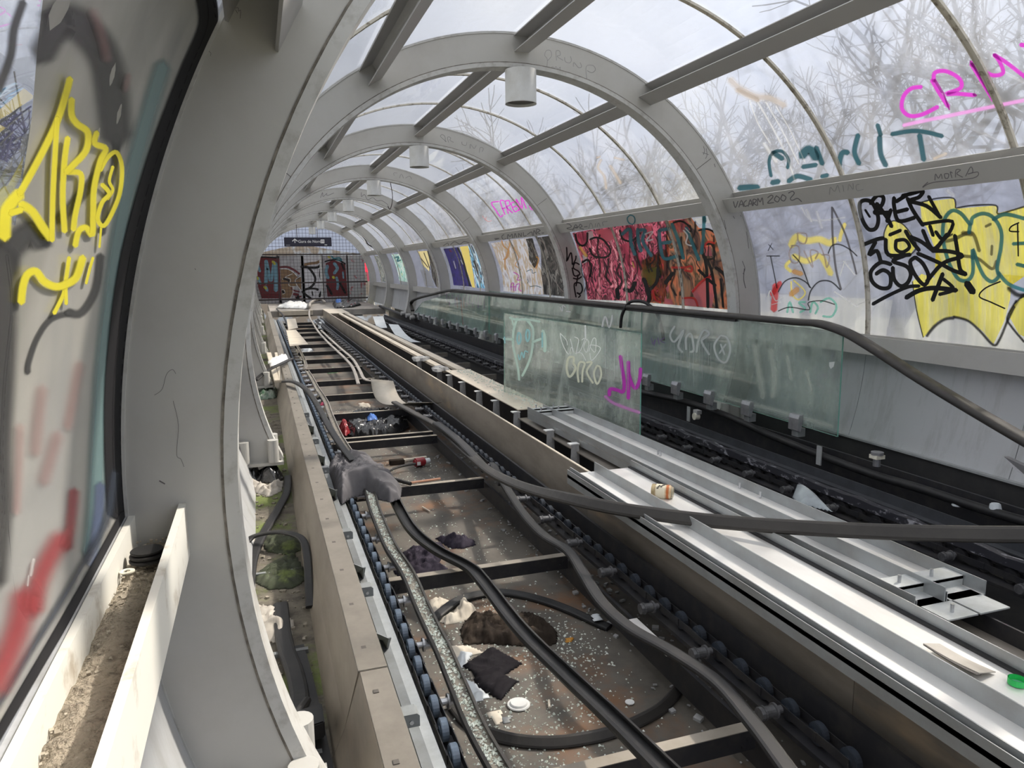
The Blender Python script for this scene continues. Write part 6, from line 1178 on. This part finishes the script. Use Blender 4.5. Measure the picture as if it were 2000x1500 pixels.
# ================================================================== far end: painted hoarding, wire fence, sign
YH = 25.6
def atH(px): return at(px, 'y', YH)
def hoard(px0, px1, top, label, mt):
    a = atH((px0, 592)); b = atH((px1, top)); t = thing('hoarding_board', ((a.x+b.x)/2, YH, -.7), label, 'board', 'painted boards at the end of the tube')
    MB().box(a.x, b.x, YH, YH+.03, -.64, b.z).build('board', mt, t); return t
hb = mat('hoarding', (.42, .42, .44), .7, 0, (.24, .22, .24), 3, .8)
H1 = hoard(488, 545, 500, 'left board of the far hoarding, painted with a blue letter M on dark red', hb)
H2 = hoard(545.5, 592, 499, 'second board of the far hoarding, with a tan bubble shape', hb)
H3 = hoard(592.5, 628, 499, 'third board of the far hoarding, white with thick black curves', mat('white_board', (.56, .55, .58), .7))
H4 = hoard(632, 679, 499, 'fourth board of the far hoarding, dark red with a blue eye shape', hb)
H5 = hoard(680, 712, 499, 'right end board of the far hoarding, grey with torn posters', mat('poster_board', (.42, .43, .44), .7, 0, (.35, .08, .09), 4, .9, .55, .6))
MB().box(atH((628, 590)).x, atH((632, 590)).x, YH-.03, YH+.03, -.64, atH((600, 497)).z).build('hoarding_post', M['white'], label='narrow white post between the painted boards', cat='post')
SH = Pl((0, YH, 0), (0, -1, 0)); CR = (480, 440, 8.333)
P['dkred'] = paint('dark_red_paint', (.14, .025, .03), .3, .96, .05); P['sky'] = paint('blue_paint', (.16, .30, .38), .3, .96, .05); P['tan'] = paint('tan_paint', (.24, .15, .085), .3, .97, .05); P['ywall'] = paint('wall_yellow', (.45, .42, .06), .3, .95, .05)
fills([[(180, 520), (540, 540), (580, 1190), (260, 1190), (200, 1000)]], SH, P['dkred'], H1, crop=CR)
strokes([(70, [(330, 580), (335, 700), (330, 940)]), (60, [(340, 600), (400, 900)]), (60, [(460, 600), (415, 900)]), (80, [(480, 620), (490, 800), (490, 1060)]), (60, [(320, 1000), (350, 1060)]), (50, [(200, 650), (230, 750)]), (50, [(200, 850), (240, 950)])], SH, P['sky'], H1, crop=CR)
strokes([(50, [(440, 590), (470, 630)]), (45, [(300, 1000), (330, 1030)]), (30, [(190, 840), (200, 880)])], SH, P['ywall'], H1, crop=CR)
strokes([(40, [(210, 510), (350, 520), (500, 530)])], SH, P['blacksoft'], H1, crop=CR)
fills([[(560, 700), (700, 720), (790, 790), (840, 840), (800, 900), (900, 850), (905, 1060), (830, 980), (760, 1000), (770, 1100), (740, 1180), (585, 1180)]], SH, P['tan'], H2, crop=CR)
strokes([(38, [(560, 680), (680, 680), (790, 730), (870, 790)]), (30, [(740, 1020), (780, 1060), (870, 1080)]), (50, [(780, 1120), (850, 1130)]), (30, [(810, 1170), (900, 1160)])], SH, P['dkred'], H2, crop=CR)
strokes([(14, [(565, 710), (680, 715), (780, 770), (835, 830)]), (14, [(905, 825), (840, 860), (805, 900), (830, 970), (900, 1060)]), (12, [(600, 880), (640, 855), (720, 870), (725, 920), (700, 960), (720, 990), (800, 1000)]), (12, [(640, 880), (650, 840), (760, 790)]), (12, [(580, 1050), (620, 1050), (640, 1100), (600, 1120)]), (12, [(770, 1010), (765, 1100), (730, 1180)])], SH, P['white'], H2, crop=CR)
strokes([(40, [(620, 870), (690, 890), (700, 910)]), (34, [(600, 1070), (620, 1100)]), (40, [(830, 1180), (860, 1200), (850, 1150)])], SH, P['black'], H2, crop=CR)
strokes([(40, [(900, 675), (1000, 680), (1080, 760), (1130, 860), (1110, 950), (1040, 1020), (960, 1045)]), (34, [(970, 1040), (1080, 1030), (1170, 1040), (1160, 1055)]), (34, [(1240, 640), (1215, 720), (1210, 820), (1240, 920), (1255, 960)]), (40, [(920, 680), (1050, 690), (1180, 680), (1235, 600)]), (24, [(1080, 1080), (1090, 1140)]), (36, [(1255, 1040), (1220, 1100), (1200, 1160)]), (40, [(920, 1080), (1000, 1150), (1060, 1190)])], SH, P['black'], H3, crop=CR)
strokes([(50, [(960, 640), (1060, 620), (1150, 610), (1230, 570)])], SH, P['tan'], H3, crop=CR)
fills([[(1300, 620), (1420, 560), (1620, 640), (1640, 900), (1660, 1150), (1330, 1160), (1310, 950)]], SH, P['dkred'], H4, crop=CR)
strokes([(60, [(1440, 620), (1490, 700), (1440, 780)]), (60, [(1330, 660), (1310, 760), (1340, 860)]), (50, [(1480, 850), (1500, 950), (1490, 1040)]), (30, [(1580, 760), (1590, 860)])], SH, P['sky'], H4, crop=CR)
strokes([(50, [(1420, 840), (1440, 860)]), (30, [(1340, 510), (1370, 530)])], SH, P['ywall'], H4, crop=CR)
strokes([(26, [(1290, 590), (1420, 560), (1520, 570), (1620, 630)]), (34, [(1560, 620), (1600, 720)]), (40, [(1530, 940), (1620, 1100)]), (40, [(1320, 980), (1400, 1120)])], SH, P['black'], H4, crop=CR)
strokes([(30, [(1400, 500), (1430, 540), (1520, 530), (1560, 570), (1480, 560)])], SH, P['teal'], H4, crop=CR)
# frame and mesh
fe = thing('wire_fence', (0, 25.15, -.64), 'dark wire mesh fence with three rails closing the end of the tube', 'fence')
YF = 25.15
for py in (497, 552, 584):
    z = at((600, py), 'y', YF).z; MB().box(-1.74, 1.74, YF-.015, YF+.015, z-.022, z+.022).build('rail', M['wire'], fe)
wm = MB(); x = -1.74
while x < 1.75:
    zt = math.sqrt(max(1.8**2-x*x, 0)); wm.box(x-.004, x+.004, YF-.003, YF+.003, -.62, zt); x += .105
z = -.6
while z < 1.78:
    hw = math.sqrt(max(1.8**2-z*z, 0)) if z > 0 else 1.74; wm.box(-min(hw, 1.74), min(hw, 1.74), YF-.006, YF, z-.004, z+.004); z += .105
wm.build('mesh_wires', M['wire'], fe, kind='stuff')
for px in (545, 632, 680): x = at((px, 560), 'y', YF).x; MB().box(x-.012, x+.012, YF-.01, YF+.01, -.62, at((600, 497), 'y', YF).z).build('post', M['wire'], fe)
# low roofs behind
bk = thing('distant_roof', (0, 44, -1), 'brown low roof beyond the fence, under the blue sign', 'roof')
rz = [at((p, q_), 'y', 44) for p, q_ in ((470, 498), (520, 491), (560, 482), (610, 481), (660, 490), (720, 498))]
MB().prism([(-8, -3.4), (9, -3.4)]+[(p.x, p.z) for p in reversed(rz)], 44, 48).build('hull', mat('brown_roof', (.24, .20, .17), .8, 0, (.38, .42, .50), 1.2, .9, .5, .6), bk)
# sign
YS = 24.4; a = at((554.5, 463.5), 'y', YS); b = at((648, 481), 'y', YS)
sg = thing('hanging_sign', ((a.x+b.x)/2, YS, (a.z+b.z)/2), 'dark navy hanging sign reading Gara de Nord with an up arrow', 'sign')
MB().box(a.x, b.x, YS, YS+.05, b.z, a.z).build('panel', M['signblue'], sg, bevel=.004)
for px in (580, 620): x = at((px, 460), 'y', YS).x; MB().cyl((x, YS+.025, a.z), (x, YS+.025, math.sqrt(2.0**2-x*x)), .010, 6).build('hanger_rod', M['wire'], sg)
H = a.z-b.z
def text_mesh(body, loc, size, mt, parent, name='lettering', rot=(math.pi/2, 0, 0)):
    cu = bpy.data.curves.new('t', 'FONT'); cu.body = body; cu.size = size; cu.extrude = .002; to = bpy.data.objects.new('t', cu); COL.objects.link(to)
    dg = bpy.context.evaluated_depsgraph_get(); me = bpy.data.meshes.new_from_object(to.evaluated_get(dg)); bpy.data.objects.remove(to)
    me.transform(Matrix.Translation(V(loc)-ORG[parent]) @ Matrix.Rotation(math.pi/2, 4, 'X')); me.materials.clear(); me.materials.append(mt)
    o = bpy.data.objects.new(name, me); link(o); o.parent = parent; ORG[o] = ORG[parent]; return o
tx = at((582.5, 475.5), 'y', YS); text_mesh('Gara de Nord', (tx.x, YS-.003, b.z+H*.40), H*.44, M['signwhite'], sg)
ax = at((576, 472), 'y', YS).x; mb = MB(); mb.box(ax-.012, ax+.012, YS-.005, YS-.001, b.z+H*.38, b.z+H*.78)
for s in (-1, 1): mb.obox((ax+s*.035, YS-.003, b.z+H*.70), V((.042, 0, -s*.038)), V((0, .002, 0)), V((s*.008, 0, .010)))
mb.build('arrow', M['signwhite'], sg)
ix = at((630, 472), 'y', YS).x; mb = MB(); mb.box(ix-.055, ix+.055, YS-.004, YS-.001, b.z+H*.34, b.z+H*.76); o = mb.build('pictogram', M['signwhite'], sg)
text_mesh('M', (ix-.04, YS-.006, b.z+H*.42), H*.38, M['signblue'], sg, 'pictogram_letter')
mb = MB(); mb.box(a.x+.05, a.x+.17, YS-.004, YS-.001, b.z+H*.12, b.z+H*.16); mb.box(b.x-.22, b.x-.14, YS-.004, YS-.001, b.z+H*.10, b.z+H*.22); mb.build('small_print', M['galv'], sg)
# litter at the far end
heap('white_pile', [(540, 602), (560, 594), (590, 593), (603, 598), (600, 603)], -.63, .12, M['white'], 'bright white litter on the far landing, left of the divider', 'litter', 51, step=.05)
heap('dark_pile', [(650, 594), (690, 590), (704, 596), (690, 600), (655, 602)], -.63, .14, M['blackbag'], 'dark rubbish pile on the far landing at the right', 'litter', 52, step=.05)
heap('blue_pile', [(655, 594), (668, 592), (668, 598), (656, 599)], -.62, .22, M['blue'], 'small blue bag in the dark pile on the far landing', 'bag', 53, step=.04)
MB().box(at((542, 601), 'z', ZT).x, at((605, 601), 'z', ZT).x, 20.7, 20.9, -.75, -.63).build('landing_edge', M['plate'], label='cream edge strip of the far landing at the end of the left pit', cat='strip')
hd = [at(p, 'z', -.55) for p in ((604, 600), (606, 592), (615, 587), (628, 586), (634, 590))]
MB().tube(smooth_path(hd, 5), .04, 8).build('handrail_end', M['band'], smooth=True, label='pale handrail bight hooked over the far end of the divider', cat='handrail')
MB().cyl(at((742, 598), 'x', 1.55), at((812, 625), 'x', 1.55), .04, 8).build('rail_tube', M['grease'], label='black rail tube rising beyond the pointed glass', cat='rail')
for k, px in enumerate([(787, 608), (797, 612), (805, 616)]): q = at(px, 'x', 1.5); MB().cyl((q.x-.05, q.y, q.z-.05), (q.x+.05, q.y, q.z-.05), .05, 12).build('rail_collar', M['post'], label='grey collar on the far rail, %s of three' % ['left', 'middle', 'right'][k], cat='collar', group='collars on the far rail')
